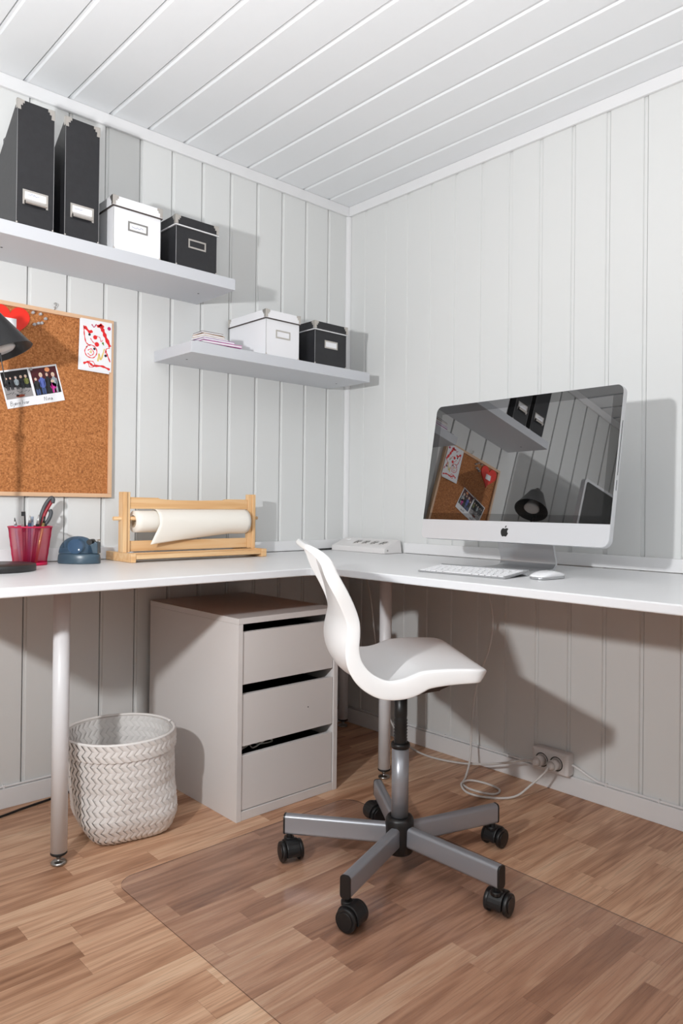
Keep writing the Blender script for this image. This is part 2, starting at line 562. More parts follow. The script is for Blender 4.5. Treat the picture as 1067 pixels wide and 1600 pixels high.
# floor: parquet staves running along x, each its own piece
SW = .0665
rows_far = MB()
shared = {}
nst = 0
y = -.001
row = 0
while y > YB + SW:
    x = .0 - random.uniform(0, .3)
    x1 = 0.012
    while x1 > XL:
        L = random.choice((.22, .30, .36, .42, .48, .54))
        x0 = max(x1 - (L if x1 < 0 else L * random.uniform(.4, 1)), XL)
        if x1 - x0 > .05:
            Lk = round(x1 - x0, 3)
            cx, cy = (x0 + x1) / 2, y - SW / 2
            dep = (cx - CAM.x) * fw.x + (cy - CAM.y) * fw.y
            lat = (cx - CAM.x) * rt.x + (cy - CAM.y) * rt.y
            see = dep > 1.18 and abs(lat) < dep * .50 + .2
            prof_top = [(-Lk / 2 + .0003, -SW / 2 + .0003), (Lk / 2 - .0003, -SW / 2 + .0003), (Lk / 2 - .0003, SW / 2 - .0003), (-Lk / 2 + .0003, SW / 2 - .0003)]
            if see and nst < 298:
                if Lk not in shared:
                    b = MB()
                    b.box((-Lk / 2 + .0002, -SW / 2 + .0002, -.015), (Lk / 2 - .0002, SW / 2 - .0002, 0))
                    shared[Lk] = b.mesh('stave', 'oak')
                o = bpy.data.objects.new('stave', shared[Lk]); COL.objects.link(o)
                o.parent = floor; o.location = (cx, cy, 0)
                nst += 1
            else:
                rows_far.box((x0 + .0002, y - SW + .0002, -.015), (x1 - .0002, y - .0002, 0))
        x1 = x0
    y -= SW; row += 1
o = rows_far.build('staves', 'oak', floor); o['kind'] = 'stuff'

# ---------------------------------------------------------------- corner desk
DT, DB = .735, .7127
XF, YF = -.7007, -.6575       # front edges of the two wings
desk = tag(empty('corner_desk', (-.7, -.66, 0)), 'white L-shaped corner desk on round white legs along both walls', 'desk')
DO = Vector((-.7, -.66, 0))


def dpart(mb, name, m, parent=desk, **kw):
    o = mb.build(name, m, parent, **kw)
    if parent is desk: o.location = o.location - DO
    return o


poly = [(-1.73, -.0128), (-.0128, -.0128), (-.0128, -2.6), (XF, -2.6)]
r = .07
for i in range(9):
    a = R(0 + 90 * i / 8)
    # concave inner corner: arc centred outside the top
    poly.append((XF - r + r * math.cos(a), YF - r + r * math.sin(a)))
poly.append((-1.73, YF))
mb = MB()
n = len(poly)
vs = [(p[0], p[1], DB) for p in poly] + [(p[0], p[1], DT) for p in poly]
mb.add(vs, [tuple(range(n))], 2)
mb.f.append([n + i for i in range(n)]); mb.mi.append(0); mb.sm.append(False)
for i in range(n):
    mb.f.append([i, (i + 1) % n, n + (i + 1) % n, n + i]); mb.mi.append(1); mb.sm.append(False)
dpart(mb, 'table_top', ['desk_paint', 'desk_edge', 'desk_underside'], bevel=.0035, seg=3)


def desk_leg(x, y):
    b = MB().cyl((x, y, .032), (x, y, DB - .006), .0205, n=28)
    b.cyl((x, y, DB - .006), (x, y, DB - .0002), .034, n=28)
    lg = b.build('leg', 'leg_white', desk)
    lg.location = -DO
    f = MB().lathe([(.0001, .001), (.018, .001), (.0195, .003), (.0195, .006), (.015, .009), (.006, .010), (.006, .021), (.010, .021), (.0105, .027), (.0001, .027)], (x, y, 0), 20)
    f.build('foot', 'steel', lg)
    MB().lathe([(.0001, .026), (.0185, .026), (.0208, .028), (.0208, .0335), (.0001, .0335)], (x, y, 0), 24).build('collar', 'black_rubber', lg)


for x, y in ((-1.41, -.452), (-.357, -.585), (-.60, -2.45), (-.10, -2.45), (-1.64, -.10), (-.07, -.07)):
    desk_leg(x, y)

# ---------------------------------------------------------------- chair mat
mx0, mx1, my0, my1 = -1.345, -.562, -2.05, -.628
pl = rrect(mx0, mx1, my0, my1, .05, 8)
mmb = MB().prism(pl, 'z', .0002, .0024)
mmb.mi = [0, 0] + [1] * (len(mmb.mi) - 2)
tag(mmb.build('chair_mat', ['mat_plastic', 'mat_edge']), 'clear plastic floor mat lying under the white swivel chair', 'chair mat')
MATZ = .0022

# ---------------------------------------------------------------- drawer cabinet
cx0, cx1, cy0, cy1, ct = -.935, -.543, -.551, -.028, .590
cab = tag(empty('drawer_cabinet', (cx0, cy0, 0)), 'white three-drawer cabinet without handles standing under the desk', 'cabinet')
CO = Vector((cx0, cy0, 0))


def cpart(mb, name, m, parent=cab, **kw):
    o = mb.build(name, m, parent, **kw)
    if parent is cab: o.location = o.location - CO
    return o


cpart(MB().box((cx0 - .001, cy0 - .001, .5725), (cx1 + .001, cy1, ct)), 'top_panel', 'cabinet_white', bevel=.001)
for a, b in ((cx0, cx0 + .017), (cx1 - .017, cx1)):
    cpart(MB().box((a, cy0, 0), (b, cy1, .572)), 'side_panel', 'cabinet_white', bevel=.0008)
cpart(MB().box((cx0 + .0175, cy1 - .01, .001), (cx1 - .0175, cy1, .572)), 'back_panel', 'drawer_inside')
cpart(MB().box((cx0 + .0175, cy0 + .001, .0005), (cx1 - .0175, cy0 + .018, .027)), 'bottom_rail', 'cabinet_white', bevel=.0008)
for z0, z1 in ((.0295, .188), (.215, .366), (.395, .548)):
    dr = cpart(MB().box((cx0 + .0195, cy0 + .004, z0), (cx1 - .0195, cy0 + .020, z1)), 'drawer_front', 'cabinet_white', bevel=.0012)
    b = MB().box((cx0 + .03, cy0 + .0205, z0 + .012), (cx0 + .042, cy1 - .02, z1 - .012))
    b.box((cx1 - .042, cy0 + .0205, z0 + .012), (cx1 - .03, cy1 - .02, z1 - .012))
    b.box((cx0 + .042, cy0 + .0205, z0 + .012), (cx1 - .042, cy1 - .02, z0 + .02))
    b.box((cx0 + .042, cy1 - .032, z0 + .02), (cx1 - .042, cy1 - .02, z1 - .012))
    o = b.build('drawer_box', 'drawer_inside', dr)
    if z0 == .215:
        MB().cyl((-.665, cy0 + .0042, .287), (-.665, cy0 + .003, .287), .0018, n=10).build('screw_hole', 'slot_black', dr)
cc = MB()
cc.tube([(-.90, -.50, .175), (-.87, -.51, .206), (-.84, -.50, .185), (-.80, -.515, .207), (-.77, -.50, .190), (-.81, -.485, .186), (-.85, -.51, .205), (-.88, -.49, .184), (-.83, -.47, .192)], .0025, 6)
tag(cc.build('cable', 'cable_white'), 'tangled white cable inside the lowest cabinet drawer', 'cable')

# ---------------------------------------------------------------- woven basket
bk = tag(empty('basket', (-1.185, -.365, 0)), 'white woven strap basket on the floor beside the drawer cabinet', 'basket')
BRZ = R(-11)
BH = .285


def bk_pt(u_, t, off=0.):
    """u_: turn 0..1, t: height 0..1 -> point on the basket's side, off = outward"""
    a = 2 * math.pi * u_
    sq = 4.6 - 2.5 * min(1, t / .5)
    rad = .100 + .036 * min(1, t / .22) ** .6 + .007 * max(0, t - .3) / .7
    c, s = math.cos(a), math.sin(a)
    k = (abs(c) ** sq + abs(s) ** sq) ** (-1 / sq)
    k = k if t > .55 else k * (1 - .06 * (1 - t / .55))
    rr = rad * k + off
    x, y = rr * c, rr * s
    xr = x * math.cos(BRZ) - y * math.sin(BRZ)
    yr = x * math.sin(BRZ) + y * math.cos(BRZ)
    lean = -.028 * t
    return Vector((xr + lean, yr + lean * .5, t * BH + .002 - (.0 if t > .0 else 0)))


wv = MB()
rows, cols = 19, 48
for i in range(rows):
    top = i >= rows - 3
    for j in range(cols):
        sl = (.75 if i % 2 else -.75)
        t0, t1 = i / rows * .995, (i + 1.12) / rows * .995
        vs = []
        for b_ in range(3):
            tt = t0 + (t1 - t0) * b_ / 2
            for a_ in range(3):
                uu = (j + a_ / 2 * 1.06 + sl * (b_ / 2 - .5)) / cols
                h_ = .0042 * (1 - abs(a_ - 1)) * (1 - .35 * abs(b_ - 1)) + (.0034 * (a_ / 2)) + (.0055 if top else 0)
                vs.append(bk_pt(uu, min(tt, 1), h_))
        wv.add(vs, [(0, 1, 4, 3), (1, 2, 5, 4), (3, 4, 7, 6), (4, 5, 8, 7)], 0, True)
o = wv.build('woven_straps', 'basket_white', bk); o['kind'] = 'stuff'
ins = MB()
nn = 72
vs, fs = [], []
lev = [0, .02, .06, .15, .3, .45, .6, .75, .9, 1.0]
for t in lev:
    for j in range(nn):
        vs.append(bk_pt(j / nn, t, -.001))
for q in range(len(lev) - 1):
    for j in range(nn):
        fs.append((q * nn + j, q * nn + (j + 1) % nn, (q + 1) * nn + (j + 1) % nn, (q + 1) * nn + j))
m0 = len(vs)
for t in reversed(lev):
    for j in range(nn):
        p = bk_pt(j / nn, t, -.005); p.z = max(p.z, .004)
        vs.append(p)
for q in range(len(lev) - 1):
    for j in range(nn):
        a = m0 + q * nn
        fs.append((a + j, a + (j + 1) % nn, a + nn + (j + 1) % nn, a + nn + j))
a = (len(lev) - 1) * nn
for j in range(nn):
    fs.append((a + j, a + (j + 1) % nn, m0 + (j + 1) % nn, m0 + j))
fs.append(tuple(range(nn)))
fs.append(tuple(range(len(vs) - nn, len(vs))))
ins.add(vs, fs, 0, True)
ins.build('lining', 'basket_liner', bk)
# inner weave, seen through the mouth
wi = MB()
for i in range(8, rows):
    for j in range(cols):
        sl = (.75 if i % 2 else -.75)
        t0, t1 = i / rows * .985, (i + 1.12) / rows * .985
        vs = []
        for b_ in range(3):
            tt = t0 + (t1 - t0) * b_ / 2
            for a_ in range(3):
                uu = (j + a_ / 2 * 1.06 + sl * (b_ / 2 - .5)) / cols
                h_ = -.0052 - .0026 * (1 - abs(a_ - 1)) * (1 - .35 * abs(b_ - 1)) - .0014 * (a_ / 2)
                vs.append(bk_pt(uu, min(tt, 1), h_))
        wi.add(vs, [(0, 1, 4, 3), (1, 2, 5, 4), (3, 4, 7, 6), (4, 5, 8, 7)], 0, True)
o = wi.build('inner_weave', 'basket_white', bk); o['kind'] = 'stuff'
rim = MB()
rp_ = [bk_pt(j / 60, 1.0, .004) for j in range(61)]
rim.tube(rp_, .0042, 8, sub=1)
rim.build('rim', 'basket_white', bk)

# ---------------------------------------------------------------- swivel chair
CH = Vector((-.777, -1.047, 0))
CA = R(-35.25)
chair = tag(empty('swivel_chair', CH, CA), 'white plastic shell swivel chair on a grey five-star base', 'chair')
# side profile of the shell edge (u forward, z up), from the top of the back to the front of the seat
prof = [(-.254, .831), (-.230, .820), (-.206, .800), (-.190, .768), (-.164, .723), (-.145, .682), (-.137, .652), (-.137, .622), (-.139, .598),
        (-.133, .572), (-.115, .549), (-.090, .534), (-.068, .529), (-.036, .534), (-.007, .545), (.018, .550), (.07, .552), (.125, .551), (.152, .547), (.168, .538)]
flg = [.014, .022, .030, .033, .034, .034, .034, .034, .036, .040, .044, .046, .046, .048, .046, .042, .037, .033, .030, .024]


def catmull(P, sub):
    Q = []
    for i in range(len(P) - 1):
        p0 = P[i - 1] if i else [2 * a - b for a, b in zip(P[0], P[1])]
        p1, p2 = P[i], P[i + 1]
        p3 = P[i + 2] if i + 2 < len(P) else [2 * a - b for a, b in zip(P[-1], P[-2])]
        for k in range(sub):
            t = k / sub
            Q.append([.5 * (2 * b + (c - a) * t + (2 * a - 5 * b + 4 * c - d) * t * t + (3 * b - a - 3 * c + d) * t ** 3) for a, b, c, d in zip(p0, p1, p2, p3)])
    Q.append(list(P[-1]))
    return Q


PF = catmull([list(a) + [b] for a, b in zip(prof, flg)], 3)
arc = [0]
for i in range(1, len(PF)):
    arc.append(arc[-1] + math.hypot(PF[i][0] - PF[i - 1][0], PF[i][1] - PF[i - 1][1]))
AL = arc[-1]
NV = 16
grid = []
nrm = []
for i, (pu, pz, fl) in enumerate(PF):
    a, b = PF[max(i - 1, 0)], PF[min(i + 1, len(PF) - 1)]
    tu, tz = b[0] - a[0], b[1] - a[1]
    l = math.hypot(tu, tz)
    nu, nz = -tz / l, tu / l          # normal towards the sitter: front of the back, top of the seat
    nrm.append((nu, nz))
    sarc = arc[i]
    W = .204
    W -= .012 * math.exp(-((sarc / AL - .34) / .12) ** 2)      # slight waist
    for dist, rr in ((sarc, .050), (AL - sarc, .050)):
        if dist < rr:
            W -= rr - math.sqrt(max(0, rr * rr - (rr - dist) ** 2))
    f_ = sarc / AL
    dish = .010 * math.sin(math.pi * min(1, f_)) ** .6 + .044 * math.exp(-((f_ - .46) / (.26 if f_ < .46 else .15)) ** 2)
    rowp = []
    for j in range(NV + 1):
        q = j / NV * 2 - 1
        d = dish * (1 - abs(q) ** 3)
        rowp.append(Vector((pu - nu * d, q * W, pz - nz * d)))
    grid.append(rowp)
vs, fs = [], []
NI = len(grid)
for rw in grid: vs += rw
idx = lambda i, j: i * (NV + 1) + j
for i in range(NI - 1):
    for j in range(NV):
        fs.append((idx(i, j), idx(i, j + 1), idx(i + 1, j + 1), idx(i + 1, j)))
# boundary loop and rolled flange
loop = [(i, 0) for i in range(NI)] + [(NI - 1, j) for j in range(1, NV + 1)] + [(i, NV) for i in range(NI - 2, -1, -1)] + [(0, j) for j in range(NV - 1, 0, -1)]
cen = Vector((0, 0, 0))
prev = [idx(i, j) for i, j in loop]
for step, (out, dn) in enumerate(((.0035, .12), (.0055, .40), (.0065, 1.0))):
    cur = []
    for (i, j) in loop:
        nu, nz = nrm[i]
        fl = PF[i][2]
        o_ = Vector((0, 0, 0))
        if j == 0: o_ += Vector((0, -1, 0))
        if j == NV: o_ += Vector((0, 1, 0))
        if i == 0: o_ += Vector((-nz, 0, nu)) * 1.0
        if i == NI - 1: o_ += Vector((nz, 0, -nu)) * 1.0
        if o_.length > 0: o_.normalize()
        p = grid[i][j] + o_ * out - Vector((nu, 0, nz)) * fl * dn
        vs.append(p); cur.append(len(vs) - 1)
    for k in range(len(loop)):
        a, b = k, (k + 1) % len(loop)
        fs.append((prev[a], cur[a], cur[b], prev[b]))
    prev = cur
sh = MB().add(vs, fs, 0, True)
shell = sh.build('seat_shell', 'chair_plastic', chair)
md = shell.modifiers.new('thick', 'SOLIDIFY'); md.thickness = .0045; md.offset = -1
md = shell.modifiers.new('sub', 'SUBSURF'); md.levels = 1; md.render_levels = 2
# under-seat mechanism
b = MB().prism([(-.060, .478), (-.050, .466), (.06, .482), (.120, .507), (.120, .513), (-.02, .500)], 'y', -.13, .13)
b.build('seat_plate', 'seat_mechanism', chair, bevel=.003)
b = MB().box((-.045, -.035, .445), (.04, .035, .488)); b.build('mechanism', 'seat_mechanism', chair, bevel=.006)
b = MB().tube([(.03, -.02, .472), (.05, -.06, .474), (.065, -.12, .484)], .004, 8)
b.build('height_lever', 'black_plastic', chair, bevel=.002)
b = MB()
pr = [(.0001, .30), (.0165, .30)]
for i in range(9):
    z = .315 + i * .008
    pr += [(.0175, z), (.0155, z + .004)]
pr += [(.0165, .392), (.0165, .446), (.0001, .446)]
b.lathe(pr, (-.002, 0, 0), 28); b.build('gas_sleeve', 'black_plastic', chair)
MB().lathe([(.0001, .308), (.0165, .308), (.023, .309), (.0242, .313), (.0242, .318), (.0225, .322), (.0165, .323)], (-.002, 0, 0), 28).build('collar', 'black_plastic', chair)
MB().lathe([(.0001, .13), (.0215, .13), (.0215, .3085), (.0001, .3085)], (-.002, 0, 0), 32).build('column', 'grey_metal', chair)
MB().lathe([(.0001, .046), (.031, .046), (.0345, .05), (.0365, .118), (.0355, .130), (.031, .137), (.0235, .1375), (.0225, .134), (.0001, .134)], (-.002, 0, 0), 36).build('hub', 'black_plastic', chair)
caster_rot = (R(200), R(235), R(215), R(250), R(190))
for kk in range(5):
    ang = R(55.4 + 72 * kk) - CA
    arm = empty('arm', (0, 0, 0), ang) if False else None
    ca, sa = math.cos(ang), math.sin(ang)
    rotm = Matrix.Rotation(ang, 4, 'Z')
    b = MB(); b.T = rotm
    sec = rrect(-.0125, .0125, .066, .117, .0085, 5)
    b.prism(sec, 'x', .030, .298, smooth=True)
    a_ = b.build('base_arm', 'grey_metal', chair)
    md = a_.modifiers.new('es', 'EDGE_SPLIT'); md.split_angle = R(50)
    b = MB(); b.T = rotm
    b.prism(rrect(-.0128, .0128, .0655, .1175, .0088, 5), 'x', .298, .303)
    b.build('end_cap', 'black_plastic', a_, bevel=.001)
    # caster
    tx, ty = ca * .289, sa * .289
    world_yaw = caster_rot[kk] + kk * .9
    q = Matrix.Translation((tx, ty, MATZ)) @ Matrix.Rotation(world_yaw, 4, 'Z')
    b = MB(); b.T = q
    b.cyl((0, 0, .048), (0, 0, .066), .0075, n=14)
    hood = []
    for i in range(15):
        t = R(-15 + 210 * i / 14)
        hood.append((.012 + .0295 * math.cos(t), .0255 + .0295 * math.sin(t)))
    hood += [(-.009, .018), (.0, .014), (.026, .014)]
    b.prism(hood, 'y', -.0175, .0175)
    b.cyl((-.002, 0, .046), (-.002, 0, .056), .0135, n=16)
    cst = b.build('caster', 'black_plastic', a_, bevel=.002)
    for sgn in (-1, 1):
        w_ = MB(); w_.T = q
        w_.cyl((.012, sgn * .0178, .0256), (.012, sgn * .0285, .0256), .0256, n=32)
        w_.cyl((.012, sgn * .0285, .0256), (.012, sgn * .0305, .0256), .0205, .018, n=32)
        w_.build('wheel', 'black_plastic', cst, bevel=.0025) if False else w_.build('wheel', 'black_plastic', a_, bevel=.0025)

# ---------------------------------------------------------------- wall shelves
SY = -.245


def shelf(x0, x1, z0, z1, label):
    s = empty('wall_shelf', (x0, 0, z0)); tag(s, label, 'shelf', 'white floating wall shelves')
    o = MB().box((x0, SY, z0), (x1, -.0005, z1)).build('board', 'shelf_white', s, bevel=.0012); o.location -= Vector((x0, 0, z0))
    for xx in (x0 + .055, x1 - .07):
        o = MB().cyl((xx, -.125, z0 - .0004), (xx, -.125, z0 + .001), .0035, n=12).build('screw_hole', 'slot_black', s); o.location -= Vector((x0, 0, z0))


U0, U1 = 1.6431, 1.681
L0, L1 = 1.4108, 1.4484
shelf(-1.52, -.7513, U0, U1, 'upper white floating shelf holding black magazine files and two boxes')
shelf(-.918, -.108, L0, L1, 'lower white floating shelf holding booklets and two lidded boxes')


def step_plate(x0, z1, sx, y, hgt=.0275):
    """stepped metal corner on a front face; x0 = corner, sx = direction along the face"""
    P = [(0, 0), (.0185, 0), (.0185, -.0085), (.014, -.0085), (.014, -.0150), (.0085, -.0150), (.0095, -hgt), (0, -hgt)]
    return [(x0 + sx * a, z1 + b) for a, b in P]


def scribble(x, z, wdt, y, nn=9):
    pts = []
    for i in range(nn):
        pts.append((x + wdt * i / (nn - 1), y, z + random.uniform(-.0028, .0028)))
    return pts


def lidded_box(x0, x1, zb, cardm, lidedge, label, paperm='paper', scrib=False, framem='nickel'):
    yf, yb = -.240, -.016
    o0 = Vector((x0, yf, zb))
    t = tag(empty('storage_box', o0), label, 'box', 'lidded card storage boxes on the shelves')
    zl, zt = zb + .127, zb + .1585

    def P(mb, name, m, parent=t, **kw):
        o = mb.build(name, m, parent, **kw)
        if parent is t: o.location -= o0
        return o
    body = P(MB().box((x0, yf, zb + .0006), (x1, yb, zb + .152)), 'body', cardm, bevel=.0012)
    lid = MB()
    e = .004
    lid.box((x0 - e, yf - e, zl), (x1 + e, yb + e, zt))
    lid = P(lid, 'lid', cardm, bevel=.0015)
    ed = MB()
    ed.box((x0 - e - .0004, yf - e - .0004, zl - .0006), (x1 + e + .0004, yb + e, zl + .0028))
    ed.build('lid_edge', lidedge, lid)
    for cx, sx in ((x0 - e, 1), (x1 + e, -1)):
        for yy, sy in ((yf - e, 1), (yb + e, -1)):
            b = MB()
            b.prism(step_plate(cx, zt, sx, yy), 'y', yy - sy * .0009, yy + sy * .0003)
            b.prism([(yy + sy * (abs(px - cx)), pz) for px, pz in step_plate(cx, zt, sx, yy)], 'x', cx - sx * .0009, cx + sx * .0003)
            b.box((cx - sx * .0009, yy - sy * .0009, zt - .0003), (cx + sx * .009, yy + sy * .009, zt + .0009))
            b.cyl((cx + sx * .0145, yy - sy * .0009, zt - .006), (cx + sx * .0145, yy - sy * .0018, zt - .006), .0016, n=10)
            b.build('metal_corner', 'nickel', lid)
    # label holder
    mx_, mz = (x0 + x1) / 2 + .001, zb + .079
    hw, hh = .0325, .0145
    b = MB()
    for a in ((mx_ - hw, mz - hh, mx_ + hw, mz - hh + .005), (mx_ - hw, mz + hh - .005, mx_ + hw, mz + hh), (mx_ - hw, mz - hh + .005, mx_ - hw + .005, mz + hh - .005), (mx_ + hw - .005, mz - hh + .005, mx_ + hw, mz + hh - .005)):
        b.box((a[0], yf - .0016, a[1]), (a[2], yf - .0002, a[3]))
    lh = P(b, 'label_holder', framem)
    MB().box((mx_ - hw + .005, yf - .0008, mz - hh + .005), (mx_ + hw - .005, yf - .0003, mz + hh - .005)).build('label_card', paperm, lh)
    if scrib:
        MB().tube(scribble(mx_ - .02, mz, .038, yf - .001, 14), .0006, 5, sub=3).build('handwriting', 'ink_pale', lh)
    # corner piping
    for xx in (x0 + .0005, x1 - .0005):
        P(MB().tube([(xx, yf - .0003, zb + .004), (xx, yf - .0003, zl)], .0008, 6, sub=1), 'corner_piping', 'edge_grey')
    for xx in (x0 + .002, x1 - .002):
        P(MB().sphere((xx, yf, zb + .003), .003, 6), 'foot_corner', 'nickel')
    return t


lidded_box(-1.1855, -1.030, U1, 'white_card', 'seat_mechanism', 'white lidded box on the upper shelf beside the magazine files', scrib=True, framem='steel')
lidded_box(-.9758, -.8233, U1, 'black_card', 'edge_white', 'black lidded box at the right end of the upper shelf', paperm='black_card')
lidded_box(-.6176, -.4679, L1, 'white_card', 'seat_mechanism', 'white lidded box on the lower shelf beside the booklets')
lidded_box(-.392, -.233, L1, 'black_card', 'edge_white', 'black lidded box on the lower shelf nearest the room corner')


def magazine_file(x0, x1, label, cut_back, word):
    yf, yb, zb, zt = -.240, -.012, U1 + .0006, 2.0224
    o0 = Vector((x0, yf, zb))
    t = tag(empty('magazine_file', o0), label, 'magazine file', 'black magazine files on the upper shelf')

    def P(mb, name, m, parent=t, **kw):
        o = mb.build(name, m, parent, **kw)
        if parent is t: o.location -= o0
        return o
    th = .0025
    P(MB().box((x0, yf, zb), (x1, yf + th, zt)), 'front_panel', 'black_card', bevel=.0008)
    side = [(yf + th, zb), (yb, zb), (yb, zt - cut_back), (yb - .03, zt - cut_back), (yf + th, zt - .004)]
    for a in (x0, x1 - th):
        P(MB().prism(side, 'x', a, a + th), 'side_panel', 'black_card')
    P(MB().box((x0 + th, yb - th, zb), (x1 - th, yb, zt - cut_back)), 'back_panel', 'black_inner')
    P(MB().box((x0 + th, yf + th, zb), (x1 - th, yb - th, zb + th)), 'bottom_panel', 'black_inner')
    # pale cut edges
    for xx in (x0 + .0005, x1 - .0005):
        P(MB().tube([(xx, yf - .0001, zb + .003), (xx, yf - .0001, zt - .02)], .0006, 6, sub=1), 'corner_piping', 'edge_grey')
    P(MB().tube([(x0 + .001, yf + .006, zt - .006), (x0 + .001, yb - .03, zt - cut_back + .0005)], .0010, 6, sub=1), 'cut_edge', 'edge_white')
    for cx, sx in ((x0, 1), (x1, -1)):
        b = MB()
        b.prism(step_plate(cx, zt, sx, yf), 'y', yf - .0009, yf + .0003)
        b.box((cx - sx * .0009, yf - .0009, zt - .024), (cx + sx * .0003, yf + .010, zt + .0009))
        b.box((cx - sx * .0009, yf - .0009, zt - .0003), (cx + sx * .011, yf + th + .0009, zt + .0009))
        b.cyl((cx + sx * .0145, yf - .0009, zt - .006), (cx + sx * .0145, yf - .0018, zt - .006), .0016, n=10)
        P(b, 'metal_corner', 'nickel')
    mx_, mz = (x0 + x1) / 2, zb + .077
    hw, hh = .0345, .0205
    b = MB()
    for a in ((mx_ - hw, mz + hh - .005, mx_ + hw, mz + hh), (mx_ - hw, mz - hh, mx_ - hw + .0055, mz + hh - .005), (mx_ + hw - .0055, mz - hh, mx_ + hw, mz + hh - .005)):
        b.box((a[0], yf - .0018, a[1]), (a[2], yf - .0002, a[3]))
    # lower pull lip, standing proud
    b.prism([(yf - .0003, mz - hh + .018), (yf - .010, mz - hh + .010), (yf - .0115, mz - hh + .004), (yf - .009, mz - hh + .001), (yf - .0085, mz - hh + .008), (yf - .0003, mz - hh + .014)], 'x', mx_ - hw + .0056, mx_ + hw - .0056)
    lh = P(b, 'label_holder', 'nickel')
    MB().box((mx_ - hw + .0055, yf - .001, mz - hh + .013), (mx_ + hw - .0055, yf - .0003, mz + hh - .005)).build('label_card', 'paper', lh)
    MB().tube(scribble(mx_ - .022, mz + .009, .014 + .012 * len(word) / 4, yf - .0014, 3 * len(word)), .0006, 5, sub=3).build('handwriting', 'ink_pale', lh)
    for xx in (x0 + .002, x1 - .002):
        P(MB().sphere((xx, yf, zb + .003), .003, 6), 'foot_corner', 'nickel')
    return t


magazine_file(-1.465, -1.3635, 'black magazine file at the left end of the upper shelf', .150, 'xxxxxx')
magazine_file(-1.3325, -1.2307, 'black magazine file standing next to the white shelf box', .150, 'xxx')
# ring binder kept inside the left magazine file
rb = tag(empty('ring_binder', (-1.41, -.12, U1 + .004)), 'grey-black ring binder standing inside the leftmost magazine file', 'binder')
MB().box((-.022, -.108, 0), (.022, .098, .315)).build('cover', 'black_card', rb, bevel=.002)
b = MB(); b.T = Matrix.Translation((-.0225, -.045, .292)) @ Matrix.Rotation(R(90), 4, 'Y')
b.lathe([(.006, -.001), (.009, -.001), (.009, .0008), (.006, .0008), (.006, -.001)], n=20)
b.build('finger_ring', 'slot_black', rb)

# booklets on the lower shelf
cols_b = [('booklet_grey', lin(108, 106, 116)), ('booklet_pink', lin(196, 120, 168)), ('booklet_lilac', lin(168, 128, 172)), ('booklet_pale', lin(226, 222, 222)), ('booklet_tan', lin(186, 152, 122)), ('booklet_brown', lin(96, 78, 66))]
names = ['grey booklet lying lowest at the left end of the lower shelf', 'pink booklet in the small stack on the lower shelf', 'lilac booklet in the small stack on the lower shelf', 'pale booklet in the small stack on the lower shelf',
         'tan booklet near the top of the small stack on the lower shelf', 'dark brown booklet topmost of the small stack on the lower shelf']
lay = [(-.838, -.190, .125, .086, .005, 4), (-.786, -.188, .150, .084, .009, -3), (-.800, -.188, .120, .080, .008, -1), (-.812, -.186, .10, .076, .005, 3), (-.818, -.188, .085, .066, .009, 5), (-.820, -.188, .080, .062, .007, -3)]
z = L1 + .0004
for (nm, c), lb, (bx_, by_, ln, wd, hh, rz) in zip(cols_b, names, lay):
    mat(nm, c, .5, var=(40, .35))
    t = tag(empty('booklet', (bx_, by_, z), R(rz)), lb, 'booklet', 'small booklets stacked on the lower shelf')
    MB().box((-ln / 2, -wd / 2, 0), (ln / 2, wd / 2, hh * .22)).box((-ln / 2, -wd / 2, hh * .78), (ln / 2, wd / 2, hh)).build('cover', nm, t)
    MB().box((-ln / 2 + .001, -wd / 2 + .001, hh * .22), (ln / 2 - .001, wd / 2 - .001, hh * .78)).build('pages', 'paper', t)
    z += hh + .0004

# ---------------------------------------------------------------- pinboard
bx0, bx1, bz0, bz1 = -1.477, -1.076, .939, 1.522
BF = -.020
pb = tag(empty('pinboard', (bx0, 0, bz0)), 'cork pinboard with thin pale wood frame hanging on the wall', 'pinboard')
PO = Vector((bx0, 0, bz0))
fwid = .0125
for nm, a, b_, m in (('frame_rail', (bx0, bz0), (bx1, bz0 + fwid), 'frame_wood'), ('frame_rail', (bx0, bz1 - fwid), (bx1, bz1), 'frame_wood'),
                     ('frame_stile', (bx0, bz0 + fwid + .0003), (bx0 + fwid, bz1 - fwid - .0003), 'frame_wood_upright'), ('frame_stile', (bx1 - fwid, bz0 + fwid + .0003), (bx1, bz1 - fwid - .0003), 'frame_wood_upright')):
    o = MB().box((a[0], BF, a[1]), (b_[0], -.0006, b_[1])).build(nm, m, pb, bevel=.001); o.location -= PO
o = MB().box((bx0 + fwid + .0002, -.012, bz0 + fwid + .0002), (bx1 - fwid - .0002, -.001, bz1 - fwid - .0002)).build('cork_panel', 'cork', pb); o.location -= PO
CF = -.0122
hk = tag(empty('screw_hook', (-1.265, -.0005, 1.534)), 'small metal screw hook above the pinboard frame', 'hook')
b = MB().tube([(0, 0, -.006), (0, -.006, -.004), (0, -.010, .002), (.004, -.010, .008), (0, -.010, .0125), (-.005, -.010, .009), (-.004, -.010, .005)], .0011, 6)
b.build('hook', 'steel', hk)
MB().lathe([(.0001, 0), (.003, 0), (.0022, .002), (.0001, .002)], (0, 0, 0), 12).build('rose', 'steel', hk)


def flat(name, m, polys, parent, y):
    """polys: list of (points xz, material index) printed flat on a sheet, thin relief"""
    b = MB()
    for pts, mi, lay in polys:
        b.prism(pts, 'y', y - .00012 * lay, y + .00002, mi)
    return b.build(name, m, parent)


